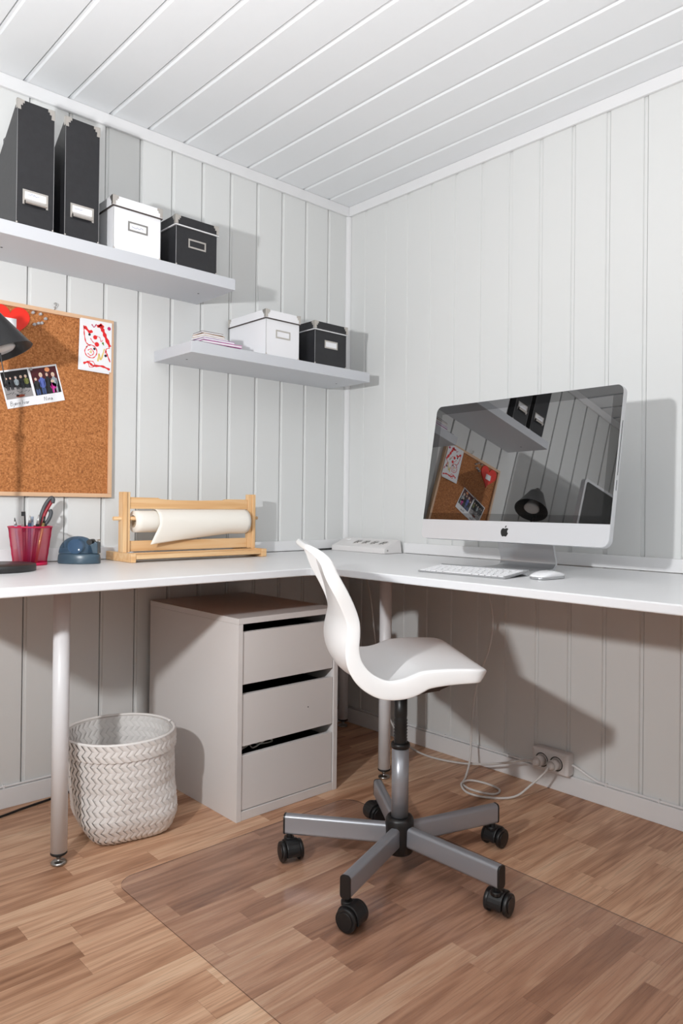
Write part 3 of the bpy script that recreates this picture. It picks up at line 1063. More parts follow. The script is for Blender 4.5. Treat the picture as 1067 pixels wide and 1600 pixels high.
def ell(cx, cz, a, b, n=10, rot=0):
    return [(cx + a * math.cos(2 * math.pi * i / n) * math.cos(rot) - b * math.sin(2 * math.pi * i / n) * math.sin(rot),
             cz + a * math.cos(2 * math.pi * i / n) * math.sin(rot) + b * math.sin(2 * math.pi * i / n) * math.cos(rot)) for i in range(n)]


# heart card
ht = []
for i in range(48):
    t = 2 * math.pi * i / 48
    ht.append((16 * math.sin(t) ** 3, 13 * math.cos(t) - 5 * math.cos(2 * t) - 2 * math.cos(3 * t) - math.cos(4 * t)))
hc = tag(empty('heart', (-1.403, CF - .0005, 1.467), 0), 'red heart cut-out pinned on the pinboard behind the black lamp', 'heart')
b = MB().prism([(a * .0036, c * .0036) for a, c in ht], 'y', -.004, 0); b.build('card', 'heart_red', hc, bevel=.001)
MB().box((-.018, -.0046, -.02), (.018, -.0041, .006)).build('sticker', 'paper', hc)

# photo prints
pm = {'night': lin(22, 16, 18), 'ash': lin(150, 146, 146), 'skin': lin(214, 178, 160), 'wine': lin(74, 18, 26), 'blue': lin(88, 104, 176), 'jeans': lin(66, 84, 128), 'magenta': lin(206, 52, 150), 'hair': lin(220, 200, 176), 'grey': lin(150, 160, 166), 'olive': lin(120, 124, 66), 'coal': lin(40, 42, 46), 'fire': lin(150, 66, 40), 'glow': lin(240, 160, 110)}
for k_, c in pm.items(): mat('print_' + k_, c, .35)
order = ['paper'] + ['print_' + k_ for k_ in pm]
ix = {k_: i + 1 for i, k_ in enumerate(pm)}


def person(x, z, h, top, legs, hair='hair', wdt=.0085):
    out = [(ell(x - wdt * .28, z + h * .17, wdt * .26, h * .2), ix[legs], 4), (ell(x + wdt * .28, z + h * .17, wdt * .26, h * .2), ix[legs], 4),
           (ell(x, z + h * .55, wdt * .62, h * .27), ix[top], 5), (ell(x - wdt * .6, z + h * .52, wdt * .2, h * .2, rot=.1), ix[top], 5), (ell(x + wdt * .6, z + h * .52, wdt * .2, h * .2, rot=-.1), ix[top], 5),
           (ell(x, z + h * .90, wdt * .46, h * .115), ix[hair], 6), (ell(x, z + h * .88, wdt * .32, h * .085), ix['skin'], 7)]
    return out


def stroke_text(strokes, x, z, s):
    b = MB()
    for st in strokes:
        b.tube([(x + a * s, 0, z + c * s) for a, c in st], .00055, 5, sub=4)
    return b


HAND_B = [[(0, 0), (.1, .55), (.15, 1)], [(.15, 1), (.5, .95), (.45, .65), (.2, .55), (.55, .45), (.45, .05), (0, 0)],                       # B
          [(.85, .6), (.8, 0), (.7, -.35), (.55, -.3)], [(.88, .82), (.9, .84)],                                                               # j
          [(1.2, .55), (1.05, .4), (1.1, .1), (1.3, .1), (1.4, .4), (1.2, .55)], [(1.05, .0), (1.45, .65)],                                     # o with a stroke
          [(1.6, 0), (1.65, .5), (1.7, .35), (1.9, .52)],                                                                                     # r
          [(2.05, 0), (2.1, .5), (2.15, .4), (2.35, .5), (2.45, 0)],                                                                          # n
          [(2.95, 0), (3.0, 1)],                                                                                                               # I
          [(3.25, .5), (3.4, 0), (3.6, .55)],                                                                                                 # v
          [(4.05, .5), (3.85, .45), (3.8, .1), (3.95, .02), (4.08, .45), (4.1, 0)],                                                            # a
          [(4.3, 0), (4.32, .5), (4.38, .35), (4.55, .5)]]                                                                                    # r
HAND_N = [[(0, 0), (.1, 1), (.5, 0), (.6, 1)], [(.85, 0), (.88, .5)], [(.9, .75), (.92, .77)], [(1.1, 0), (1.14, .5), (1.2, .38), (1.4, .5), (1.45, 0)],
          [(1.95, .5), (1.75, .45), (1.7, .1), (1.85, .02), (1.98, .45), (2.02, 0)]]


def photo(cx, cz, rot, label, polys, strokes, sx, sz, sc, y):
    t = tag(empty('photo_print', (cx, y, cz)), label, 'photo', 'instant photos on the pinboard')
    t.rotation_euler = (0, -rot, 0)
    MB().box((-.0448, -.0006, -.057), (.0448, 0, .057)).build('card', 'paper', t)
    flat('picture', order, polys, t, -.0007)
    o = stroke_text(strokes, sx, sz, sc).build('handwriting', 'ink', t); o.location.y = -.0006
    return t


pw = .0405
A = [([(-pw, -.030), (pw, -.030), (pw, .052), (-pw, .052)], ix['night'], 1), ([(-pw, -.030), (pw, -.030), (pw, -.005), (-pw, .008)], ix['ash'], 2)]
for q in range(9):
    xx = -.034 + q * .008
    A.append((ell(xx, -.016 + random.uniform(-.006, .006), .006, .0007, rot=random.uniform(-1, 1)), ix['coal'], 3))
A += [(ell(.002, -.024, .014, .004), ix['fire'], 3), (ell(-.006, -.022, .005, .003), ix['coal'], 3)]
for xx, top, hr in ((-.028, 'coal', 'night'), (-.016, 'coal', 'coal'), (0.0, 'grey', 'ash'), (.016, 'coal', 'hair'), (.030, 'olive', 'hair')):
    A += person(xx, -.004, .040, top, 'coal', hr)
B_ = [([(-pw, -.030), (pw, -.030), (pw, .052), (-pw, .052)], ix['wine'], 1), ([(-pw, -.030), (pw, -.030), (pw, .004), (-pw, .004)], ix['night'], 2), (ell(.012, .044, .008, .007), ix['glow'], 3)]
for xx, hh_, top, lg, hr in ((-.030, .055, 'coal', 'jeans', 'coal'), (-.012, .066, 'blue', 'jeans', 'hair'), (.007, .066, 'coal', 'coal', 'coal'), (.026, .062, 'grey', 'grey', 'hair'), (.020, .040, 'magenta', 'magenta', 'hair')):
    B_ += person(xx, -.029, hh_, top, lg, hr, .012)
pr_ = R(15)
photo(-1.377, 1.266, pr_, 'instant photo of people outdoors by a fire, on the pinboard', A, HAND_B, -.034, -.050, .0125, CF - .0010)
photo(-1.291, 1.288, pr_, 'instant photo of a family indoors, on the pinboard', B_, HAND_N, -.018, -.049, .0125, CF - .0003)

# child's painting: a few sheets pinned to the corner of the board
pt = tag(empty('child_painting', (-1.137, BF - .001, 1.430)), "child's red painting on white paper sheets in the pinboard corner", 'painting')
for i, (dx, dz, rr) in enumerate(((-.004, -.004, 1.5), (-.002, .0, -.6), (0, .001, .3))):
    o = MB().box((-.0525, -.0004, -.081), (.0525, 0, .081)).build('sheet', 'paper', pt)
    o.location = (dx, -.0008 * i, dz); o.rotation_euler = (0, R(rr), 0)
yy = -.0022


def ribbon(pts, wd, m, name='brush_stroke'):
    b = MB()
    Q = catmull([list(p) for p in pts], 5) if len(pts) > 2 else [list(p) for p in pts]
    L_, R_ = [], []
    for i, q in enumerate(Q):
        a, c = Q[max(i - 1, 0)], Q[min(i + 1, len(Q) - 1)]
        d = Vector((c[0] - a[0], c[1] - a[1]))
        d = d.normalized() if d.length > 1e-9 else Vector((1, 0))
        ww = wd * (.75 + .25 * math.sin(i * 1.7)) / 2
        L_.append((q[0] - d.y * ww, yy, q[1] + d.x * ww)); R_.append((q[0] + d.y * ww, yy, q[1] - d.x * ww))
    n_ = len(Q)
    b.add(L_ + R_ + [(p[0], yy + .0003, p[2]) for p in L_ + R_], [(i, i + 1, n_ + i + 1, n_ + i) for i in range(n_ - 1)] + [(i, i + 1, 2 * n_ + i + 1, 2 * n_ + i) for i in range(n_ - 1)] + [(n_ + i, n_ + i + 1, 3 * n_ + i + 1, 3 * n_ + i) for i in range(n_ - 1)])
    return b.build(name, m, pt)


def PX(x, z):     # painting coordinates 0..1 from the sheet's top left
    return (-.050 + x * .100, .078 - z * .156)


for pts, wd, m in (([(.08, .12), (.10, .30), (.16, .46), (.30, .52)], .004, 'paint_red'), ([(.10, .14), (.28, .24), (.36, .20)], .011, 'paint_red'), ([(.60, .06), (.72, .16), (.82, .30), (.97, .48)], .014, 'paint_red'),
                   ([(.52, .10), (.66, .05), (.74, .10)], .010, 'paint_red'), ([(.34, .07), (.42, .12), (.50, .05)], .004, 'paint_magenta'), ([(.50, .30), (.62, .32), (.66, .40), (.72, .36)], .0025, 'paint_red'),
                   ([(.30, .36), (.40, .44), (.52, .46)], .0028, 'paint_red'), ([(.16, .56), (.30, .50), (.48, .54), (.52, .66), (.40, .76), (.20, .74), (.12, .64), (.20, .54)], .0035, 'paint_red'), ([(.22, .62), (.34, .58), (.42, .66), (.32, .72), (.22, .68)], .003, 'paint_red'),
                   ([(.08, .90), (.24, .86), (.40, .92), (.70, .91), (.97, .96)], .008, 'paint_red'), ([(.26, .84), (.40, .84), (.46, .92), (.30, .96), (.24, .88)], .003, 'paint_red'), ([(.82, .56), (.88, .66), (.98, .80)], .005, 'paint_red'), ([(.97, .50), (.84, .54), (.80, .64)], .003, 'paint_red'),
                   ([(.56, .82), (.60, .66), (.66, .78), (.78, .54)], .006, 'paint_yellow'), ([(.28, .64), (.34, .66), (.32, .60)], .004, 'paint_yellow'), ([(.70, .42), (.75, .46), (.72, .40)], .004, 'paint_green')):
    ribbon([PX(*p) for p in pts], wd, m)
for cx_, cz_, rr, m in ((.46, .33, .007, 'paint_red'), (.52, .47, .0075, 'paint_red'), (.27, .29, .0042, 'paint_black'), (.44, .57, .0042, 'paint_black'), (.82, .68, .0045, 'paint_black'), (.93, .10, .006, 'paint_magenta')):
    q = PX(cx_, cz_)
    MB().prism(ell(q[0], q[1], rr, rr, 12), 'y', yy - .0003, yy).build('paint_dot', m, pt)

# clear push pins
pin0 = None
pins = [(-1.3367, 1.5019), (-1.3142, 1.5012), (-1.2984, 1.4896), (-1.3100, 1.4742), (-1.3200, 1.4715), (-1.3320, 1.466)]
plab = ['clear push pin nearest the red heart on the pinboard', 'clear push pin second along the arc from the heart', 'clear push pin farthest right of the arc on the pinboard', 'clear push pin just below the rightmost one', 'clear push pin in the lower pair below the heart, right one', 'clear push pin in the lower pair below the heart, left one']
for (px_, pz_), lb in zip(pins + [(-1.3425, 1.3269)], plab + ['clear push pin holding the two instant photos']):
    if pin0 is None:
        t = pin0 = empty('push_pin')
        b = MB(); b.T = Matrix.Rotation(R(90), 4, 'X')
        b.lathe([(.0001, 0), (.0042, 0), (.0042, .0012), (.0024, .002), (.0024, .006), (.0046, .0072), (.0046, .009), (.0001, .009)], n=14)
        b.build('head', 'pin_clear', t)
        b = MB().cyl((0, .004, 0), (0, 0, 0), .0005, n=6); b.build('needle', 'steel', t)
    else:
        t = copy_tree(pin0)
    t.location = (px_, CF - .0002 - (.0018 if pz_ < 1.4 else 0), pz_)
    tag(t, lb, 'push pin', 'clear push pins on the pinboard')

# ---------------------------------------------------------------- desk lamp
lamp = tag(empty('desk_lamp', (-1.502, -.232, DT)), 'black metal desk lamp with round base beside the pen cup', 'lamp')
LO = Vector((-1.502, -.232, DT))
MB().lathe([(.0001, .0004), (.099, .0004), (.1005, .002), (.1005, .0165), (.099, .0185), (.0001, .0185)], n=64).build('base', 'lamp_base_black', lamp)
hc_ = Vector((-1.517, -.235, 1.374)) - LO
b = MB().cyl((-.045, .0, .018), (-.035, .01, .40), .006, n=12)
b.build('stem', 'lamp_black', lamp)
b = MB().cyl((-.035, .01, .40), hc_ + Vector((-.02, 0, .045)), .005, n=12); b.sphere((-.035, .01, .40), .012, 8)
b.build('upper_arm', 'lamp_black', lamp)
axis = Vector((.36, -.20, -.91)).normalized()
q = axis.to_track_quat('Z', 'Y').to_matrix().to_4x4()
b = MB(); b.T = Matrix.Translation(hc_) @ q
b.lathe([(.0001, -.062), (.012, -.061), (.026, -.056), (.036, -.046), (.042, -.030), (.078, .058), (.0795, .060), (.077, .059), (.040, -.028), (.0001, -.040)], n=48)
sh_ = b.build('lamp_shade', 'lamp_black', lamp)
b = MB(); b.T = Matrix.Translation(hc_) @ q
b.lathe([(.0001, -.035), (.018, -.03), (.024, .01), (.036, .044), (.037, .050), (.030, .055), (.0001, .056)], n=28)
b.build('bulb', 'bulb_glass', lamp)
b = MB(); b.T = Matrix.Translation(hc_) @ q
b.lathe([(.0001, -.078), (.010, -.078), (.012, -.074), (.012, -.058), (.0001, -.058)], n=20)
b.build('switch_cap', 'lamp_black', lamp)
b = MB().tube([hc_ + Vector((.005, -.04, -.06)), hc_ + Vector((.012, -.04, -.10)), hc_ + Vector((.022, -.04, -.145))], .0014, 6); b.sphere(hc_ + Vector((.022, -.04, -.148)), .004, 6)
b.build('pull_cord', 'lamp_black', lamp)

# ---------------------------------------------------------------- pen cup and pens
PC = Vector((-1.362, -.090, DT))
cup = tag(empty('pen_cup', PC), 'pink wire mesh cup holding pens on the desk', 'pen cup')
ra, rb_, ch_ = .047, .0605, .113
b = MB()
NS = 64
for s_g in (1, -1):
    for i in range(NS):
        pts = []
        for k_ in range(5):
            t = k_ / 4
            a = 2 * math.pi * (i / NS + s_g * t * .22)
            r_ = ra + (rb_ - ra) * t
            pts.append((r_ * math.cos(a), r_ * math.sin(a), .008 + t * (ch_ - .010)))
        b.tube(pts, .00062, 3, sub=1)
o = b.build('wire_mesh', 'pink_mesh', cup); o['kind'] = 'stuff'
b = MB().tube([(rb_ * math.cos(2 * math.pi * i / 40), rb_ * math.sin(2 * math.pi * i / 40), ch_) for i in range(41)], .0024, 8, sub=1)
b.build('rim', 'pink_mesh', cup)
MB().lathe([(.0001, .0005), (ra + .001, .0005), (ra + .0015, .009), (ra - .0005, .009), (ra - .001, .003), (.0001, .003)], n=40).build('bottom', 'pink_mesh', cup)


def pen(name, foot, head, r, segs, label, cat='pen', extra=None):
    h_ = PC + Vector(head) + Vector((0, 0, .006)); f = PC + Vector((head[0] * .5 - .004, head[1] * .6, .006))
    d = h_ - f
    t = tag(empty(name, f), label, cat, 'pens and scissors in the pink cup')
    t.rotation_euler = d.to_track_quat('Z', 'Y').to_euler()
    Ln = d.length
    for nm, a, b2, ra_, rb2, m in segs:
        MB().cyl((0, 0, a * Ln), (0, 0, b2 * Ln), r * ra_, r * rb2, n=14).build(nm, m, t)
    if extra: extra(t, Ln)
    return t


pen('marker_pen', (.018, .012, .006), (-.030, -.026, .152), .0058, (('barrel', 0, .62, 1, 1, 'pen_black'), ('cap', .621, 1, 1.1, 1.0, 'pen_black')), 'black marker pen with pale print leaning left in the pink cup',
    extra=lambda t, L_: MB().box((-.0045, -.0066, L_ * .70), (.0045, -.0056, L_ * .92)).build('label_print', 'pen_silver', t))
pen('ballpoint_pen', (.012, -.020, .006), (-.044, .004, .134), .0042, (('barrel', 0, .86, 1, 1, 'pen_silver'), ('tip', .861, 1, .9, .2, 'pen_black')), 'thin black-tipped pen leaning far left in the pink cup')
pen('ballpoint_pen', (.020, .02, .006), (-.052, -.022, .124), .0040, (('barrel', 0, .9, 1, 1, 'pen_clear'), ('clip_end', .901, 1, .8, .6, 'pen_silver')), 'clear ballpoint pen lying against the left rim of the pink cup')
pen('ballpoint_pen', (-.018, .0, .006), (-.006, -.012, .140), .0052, (('barrel', 0, .84, 1, 1, 'pen_blue'), ('cone', .841, 1, .95, .25, 'pen_silver')), 'blue pen with a silver cone tip in the pink cup')
pen('ballpoint_pen', (-.012, .018, .006), (.008, .008, .137), .0052, (('barrel', 0, .88, 1, 1, 'pen_clear'), ('button', .881, 1, .85, .8, 'pen_clear')), 'pale translucent pen standing in the middle of the pink cup')
pen('ballpoint_pen', (-.026, -.012, .006), (.026, .004, .142), .0052, (('barrel', 0, .80, 1, 1.05, 'pen_black'), ('cone', .801, 1, 1.0, .3, 'pen_silver')), 'black pen with a silver cone tip leaning right in the pink cup')
pen('ballpoint_pen', (-.020, .018, .006), (.044, .006, .137), .0045, (('barrel', 0, .86, 1, 1, 'pen_gold'), ('button', .861, 1, .7, .7, 'pen_black')), 'gold-coloured pen leaning against the right rim of the pink cup')
# scissors
sc_f, sc_h = PC + Vector((-.006, .026, .008)), PC + Vector((.070, .022, .200))
sc_ = tag(empty('scissors', sc_f), 'scissors with red and grey handles standing in the pink cup', 'scissors', 'pens and scissors in the pink cup')
d = (sc_h - sc_f); Ls = d.length
zx = d.normalized(); side = Vector((rt.x, rt.y, 0)); xx = (side - zx * side.dot(zx)).normalized(); yx = zx.cross(xx)
sc_.rotation_euler = Matrix((xx, yx, zx)).transposed().to_euler()
MB().prism([(-.004, 0), (.002, .0), (.006, Ls * .55), (-.003, Ls * .55)], 'y', -.0012, -.0001).prism([(-.001, 0), (.004, 0), (.003, Ls * .55), (-.006, Ls * .55)], 'y', .0001, .0012).build('blades', 'steel', sc_)
MB().tube([(0, .0, Ls * .5), (-.004, 0, Ls * .62), (-.009, 0, Ls * .74), (-.009, 0, Ls * .88), (-.002, 0, Ls * .99), (.006, 0, Ls * .985), (.009, 0, Ls * .93)], .0062, 10).build('handle', 'scissor_grey', sc_)
MB().tube([(.002, 0, Ls * .5), (.003, 0, Ls * .62), (.0, 0, Ls * .74), (.002, 0, Ls * .86), (.005, 0, Ls * .95)], .0052, 10).build('handle_lining', 'scissor_red', sc_)
MB().tube([(.004, 0, Ls * .5), (.012, 0, Ls * .58), (.018, 0, Ls * .68), (.017, 0, Ls * .78), (.010, 0, Ls * .82)], .0060, 10).build('handle', 'scissor_grey', sc_)

# ---------------------------------------------------------------- tape dispenser
TDO = Vector((-1.222, -.112, DT))
td = tag(empty('tape_dispenser', TDO, R(-42)), 'blue-grey domed tape dispenser between pen cup and paper roll holder', 'tape dispenser')
MB().lathe([(.0001, .0006), (.063, .0006), (.0648, .003), (.0645, .016), (.063, .026), (.060, .030), (.0001, .031)], n=48, sy=.60).build('base', 'tape_blue', td)
b = MB().lathe([(.0595, .0308), (.0590, .038), (.0560, .050), (.0500, .061), (.041, .0705), (.029, .078), (.014, .0825), (.0001, .0835)], (-.004, 0, 0), n=48, sx=.98, sy=.58)
b.build('cover', 'tape_cover', td)
MB().cyl((-.008, -.016, .052), (-.008, .016, .052), .0225, n=28).build('tape_roll', 'pen_clear', td)
b = MB().prism([(.030, .0315), (.061, .0305), (.0600, .064), (.052, .069), (.046, .061), (.038, .064), (.033, .058)], 'y', -.017, .017)
b.build('cutter_post', 'tape_blue', td, bevel=.003, seg=3)
MB().cyl((.036, -.019, .066), (.036, .019, .066), .0085, n=20).build('roller', 'slot_black', td)
MB().box((.0535, -.016, .0702), (.0600, .016, .0735)).build('cutter_blade', 'steel', td)

# ---------------------------------------------------------------- paper roll holder
ph = tag(empty('paper_roll_holder', (-.83, -.105, DT)), 'pine tabletop paper roll holder standing at the wall on the desk', 'paper holder')
HO = Vector((-.83, -.105, DT))


def hp(mb, name, m, parent=ph, **kw):
    o = mb.build(name, m, parent, **kw)
    if parent is ph: o.location -= HO
    return o


for a, b_ in ((-1.092, -1.076), (-.592, -.570)):
    hp(MB().box((a, -.196, DT + .0005), (b_, -.016, DT + .0285)), 'foot', 'pine', bevel=.0015)
for a in (-1.092, -.592):
    hp(MB().box((a, -.138, DT + .0288), (a + .013, -.104, .957)), 'upright', 'pine_upright', bevel=.0012)
    hp(MB().box((a + .0135, -.131, DT + .029), (a + .027, -.112, .957)), 'upright_lining', 'pine_upright', bevel=.0012) if a < -1 else hp(MB().box((a - .014, -.131, DT + .029), (a - .0005, -.112, .957)), 'upright_lining', 'pine_upright', bevel=.0012)
xa, xb = -1.064, -.607
bar = [(xa, .903), (xb, .903), (xb, .9385), (-.70, .9385), (-.712, .9345), (-.735, .9345), (-.80, .9325), (-.90, .9325), (-.935, .9345), (-.955, .9355), (-.965, .9395), (xa, .9405)]
hp(MB().prism(bar, 'y', -.127, -.116), 'top_rail', 'pine', bevel=.0012)
hp(MB().box((xa, -.124, .766), (xb, -.112, .800)), 'lower_rail', 'pine', bevel=.0012)
hp(MB().box((-1.0755, -.194, DT + .010), (-.5925, -.139, DT + .024)), 'tray_board', 'pine', bevel=.002)
hp(MB().box((-1.0755, -.1385, DT + .004), (-.5925, -.132, DT + .0270)), 'tray_back', 'pine', bevel=.001)
RZ, RYc = .862, -.121
hp(MB().cyl((-1.118, RYc, .872), (-.560, RYc, .872), .0062, n=16), 'dowel', 'pine')
# paper roll: core, wound paper, loose outer sheet
pr0 = tag(empty('paper_roll', (-.83, RYc, RZ)), 'white drawing paper roll with loose end on the pine holder', 'paper roll')
b = MB(); b.T = Matrix.Rotation(R(90), 4, 'Y')
b.lathe([(.0172, -.214), (.0205, -.214), (.0205, .214), (.0172, .214), (.0172, -.214)], n=28); b.build('core', 'roll_core', pr0)
b = MB(); b.T = Matrix.Rotation(R(90), 4, 'Y')
b.lathe([(.0207, -.220), (.0350, -.218), (.0354, -.20), (.0354, .208), (.0207, .210), (.0207, -.220)], n=40); b.build('wound_paper', 'roll_paper', pr0)
# loose sheet spiralling out; the free edge hangs lower at the left
vs, fs = [], []
NA, NX = 40, 26
for i in range(NX + 1):
    s = i / NX
    xx_ = -.148 + .362 * s
    for j in range(NA + 1):
        t = j / NA
        a0, a1 = R(-150), R(150 + 75 * (1 - .75 * min(1, s * 1.55)) + 30)
        ang = R(-120) + t * (R(330))
        rr = .0365 + .0090 * t
        # start at the back, over the top, down the front
        th = R(200) - t * R(300 - 15 * s)
        y_ = rr * math.cos(th); z_ = rr * math.sin(th)
        # in local: y negative is the front
        px_, py_, pz_ = xx_, y_, z_
        if t > .72:
            k_ = (t - .72) / .28
            loose = max(0, 1 - s * 1.25)
            th0 = R(200) - .72 * R(300 - 15 * s)
            py0, pz0 = (.0365 + .0090 * .72) * math.cos(th0), (.0365 + .0090 * .72) * math.sin(th0)
            fy, fz = py0 - .004 * k_, pz0 - .062 * k_
            py_ = py_ * (1 - loose) + fy * loose
            pz_ = pz_ * (1 - loose) + fz * loose
            px_ = xx_ - .03 * k_ * loose * (1 - s)
        vs.append((px_, -py_ if False else py_, pz_))
    # noqa
for i in range(NX):
    for j in range(NA):
        a = i * (NA + 1) + j
        fs.append((a, a + 1, a + NA + 2, a + NA + 1))
b = MB(); b.T = Matrix.Scale(-1, 4, (0, 1, 0))
b.add(vs, fs, 0, True)
o = b.build('loose_sheet', 'roll_paper', pr0)
md = o.modifiers.new('thick', 'SOLIDIFY'); md.thickness = .0005; md.offset = 0

# ---------------------------------------------------------------- power strip
ps = tag(empty('power_strip', (-.012, -.34, DT + .0005)), 'white wedge-shaped power strip with four sockets in the desk corner', 'power strip')
wp = [(-.003, 0), (-.102, 0), (-.102, .019), (-.099, .022), (-.022, .052), (-.014, .050), (-.003, .004)]
b = MB().prism(wp, 'y', 0, .300); b.build('housing', 'socket_white', ps, bevel=.002)
for a, b_ in ((-.0022, -.0003), (.3003, .3022)):
    MB().prism([(-.0035, .001), (-.1015, .001), (-.1015, .0185), (-.0985, .0215), (-.022, .0515), (-.0145, .0495)], 'y', a, b_).build('end_cap', 'socket_white', ps)
sn = Vector((-.030, 0, .077)).normalized()
tx = Vector((.077, 0, .030)).normalized()
qm = Matrix((tx, Vector((0, 1, 0)), sn)).transposed().to_4x4()
for i in range(4):
    c = Vector((-.060, .045 + i * .048, .0371))
    b = MB(); b.T = Matrix.Translation(c) @ qm
    b.lathe([(.0205, .0004), (.0215, .0022), (.0225, .0004)], n=28)
    ring = b.build('socket_ring', 'socket_white', ps)
    b = MB(); b.T = Matrix.Translation(c) @ qm
    b.lathe([(.0001, .0004), (.0203, .0004), (.0203, .0010), (.0001, .0010)], n=28)
    b.build('socket_well', 'cable_white', ring)
    b = MB(); b.T = Matrix.Translation(c) @ qm @ Matrix.Rotation(R(35), 4, 'Z')
    for sg in (-1, 1):
        b.cyl((sg * .0095, 0, .0009), (sg * .0095, 0, .0014), .003, n=10)
    b.box((-.003, -.016, .0009), (.003, .016, .0013))
    b.build('contact', 'socket_dark', ring)
b = MB(); b.T = Matrix.Translation((-.045, .258, .0430)) @ qm
b.box((-.006, -.009, .0003), (.006, .009, .003)); b.build('switch', 'led_white', ps, bevel=.001)
MB().cyl((-.085, -.0024, .012), (-.085, -.0030, .012), .004, n=14).build('screw', 'steel', ps)

# ---------------------------------------------------------------- all-in-one computer
IW, IH = .65, .431
TILT = .171
n_yaw = R(177.5)
ib = Vector((-.391, -1.081, .821))
mac = tag(empty('desktop_computer', (-.36, -1.08, DT)), 'silver all-in-one desktop computer with dark glossy screen on the desk', 'computer')
# local frame of the display: X to the viewer's right, Y away from the viewer, Z up the screen
nv = Vector((math.cos(n_yaw), math.sin(n_yaw), 0))
rv = Vector((-nv.y, nv.x, 0))
uv_ = Vector((0, 0, 1)) * math.cos(TILT) - nv * math.sin(TILT)
bv = rv.cross(uv_) * 1.0
if bv.dot(nv) > 0: bv = -bv
D = Matrix((rv, bv, uv_)).transposed().to_4x4()
D.translation = ib - Vector((-.36, -1.08, DT))


def disp(mb, name, m, parent=mac, **kw):
    for i, v in enumerate(mb.v): mb.v[i] = D @ v
    return mb.build(name, m, parent, **kw)


body = MB()
rr_ = rrect(-IW / 2, IW / 2, 0, IH, .021, 8)


def ringsc(sx, z0, z1, r):
    return rrect(-IW / 2 * sx, IW / 2 * sx, z0, z1, r, 8)


levels = [(rr_, .0006), (rr_, .0185), (ringsc(.985, .006, IH - .006, .02), .0215), (ringsc(.93, .022, IH - .022, .02), .028), (ringsc(.75, .06, IH - .06, .02), .041), (ringsc(.4, .12, IH - .12, .02), .050)]
vs, fs = [], []
for pts, yv in levels:
    vs += [(p[0], yv, p[1]) for p in pts]
nr = len(rr_)
for q_ in range(len(levels) - 1):
    for i in range(nr):
        fs.append((q_ * nr + i, q_ * nr + (i + 1) % nr, (q_ + 1) * nr + (i + 1) % nr, (q_ + 1) * nr + i))
fs.append(tuple(range(nr))); fs.append(tuple((len(levels) - 1) * nr + i for i in range(nr)))
body.add(vs, fs, 0, False)
disp(body, 'body', 'aluminium', bevel=.0012, angle=25)
CHN = .0605
# chin plate (rounded bottom corners) and glass (rounded top corners)
chin = [p for p in rr_ if p[1] < CHN - .001]
chin = [(IW / 2 - .0006, CHN - .0006), (-IW / 2 + .0006, CHN - .0006)] + [(p[0] * .9985, max(p[1], .0006)) for p in chin]
ch_o = disp(MB().prism(chin, 'y', -.0008, .0006), 'chin', 'aluminium')
gl = [p for p in rr_ if p[1] > CHN + .001]
gl = [(p[0] * .9985, min(p[1], IH - .0006)) for p in gl] + [(-IW / 2 + .0006, CHN), (IW / 2 - .0006, CHN)]
gls = disp(MB().prism(gl, 'y', -.0010, .0006), 'glass', 'bezel_glass')
b = MB().box((-IW / 2 + .0265, -.0013, CHN + .021), (IW / 2 - .0265, -.0010, IH - .0285))
for i, v in enumerate(b.v): b.v[i] = D @ v
b.build('screen', 'screen_glass', gls)
# bitten-fruit emblem on the chin
ap = []
body_pts = [(0, .80), (.10, .83), (.22, .87), (.36, .84), (.44, .76), (.36, .68), (.325, .56), (.35, .43), (.45, .34), (.40, .22), (.32, .09), (.22, 0), (.12, .005), (0, .04), (-.12, .005), (-.22, 0), (-.32, .09), (-.42, .26), (-.47, .45), (-.45, .63), (-.36, .78), (-.22, .86), (-.10, .83)]
Q = catmull([list(p) for p in body_pts + [body_pts[0]]], 3)
sc = .028
b = MB().prism([(p[0] * sc, .0165 + p[1] * sc) for p in Q[:-1]], 'y', -.0012, -.0008)
leaf = [(.0, .88), (.01, 1.0), (.07, 1.10), (.17, 1.15), (.17, 1.04), (.11, .94)]
b.prism([(p[0] * sc, .0165 + p[1] * sc) for p in leaf], 'y', -.0012, -.0008)
for i, v in enumerate(b.v): b.v[i] = D @ v
b.build('emblem', 'slot_black', ch_o)
disp(MB().box((IW / 2 - .0004, .0085, .19), (IW / 2 + .0004, .0105, .335)), 'disc_slot', 'slot_black')
disp(MB().box((IW / 2 - .0004, .0085, .150), (IW / 2 + .0004, .0105, .177)), 'card_slot', 'slot_black')
# stand: one bent plate
sx0 = []
stp = [(-.070, .0005), (.045, .0005), (.078, .004), (.093, .018), (.094, .036), (.082, .075), (.066, .160), (.058, .200)]
st_out = catmull([list(p) for p in stp], 5)
o_, i_ = [], []
for i, q_ in enumerate(st_out):
    a, c = st_out[max(i - 1, 0)], st_out[min(i + 1, len(st_out) - 1)]
    d = Vector((c[0] - a[0], c[1] - a[1])).normalized()
    o_.append((q_[0], q_[1])); i_.append((q_[0] - d.y * .009, q_[1] + d.x * .009))
b = MB()
n_ = len(o_)
SWD = .097
vs = [(p[0], -SWD, p[1]) for p in o_] + [(p[0], -SWD, p[1]) for p in i_] + [(p[0], SWD, p[1]) for p in o_] + [(p[0], SWD, p[1]) for p in i_]
fs = []
for i in range(n_ - 1):
    fs += [(i, i + 1, n_ + i + 1, n_ + i), (2 * n_ + i, 2 * n_ + i + 1, 3 * n_ + i + 1, 3 * n_ + i), (i, i + 1, 2 * n_ + i + 1, 2 * n_ + i), (n_ + i, n_ + i + 1, 3 * n_ + i + 1, 3 * n_ + i)]
fs += [(0, n_, 3 * n_, 2 * n_), (n_ - 1, 2 * n_ - 1, 4 * n_ - 1, 3 * n_ - 1)]
b.add(vs, fs, 0, True)
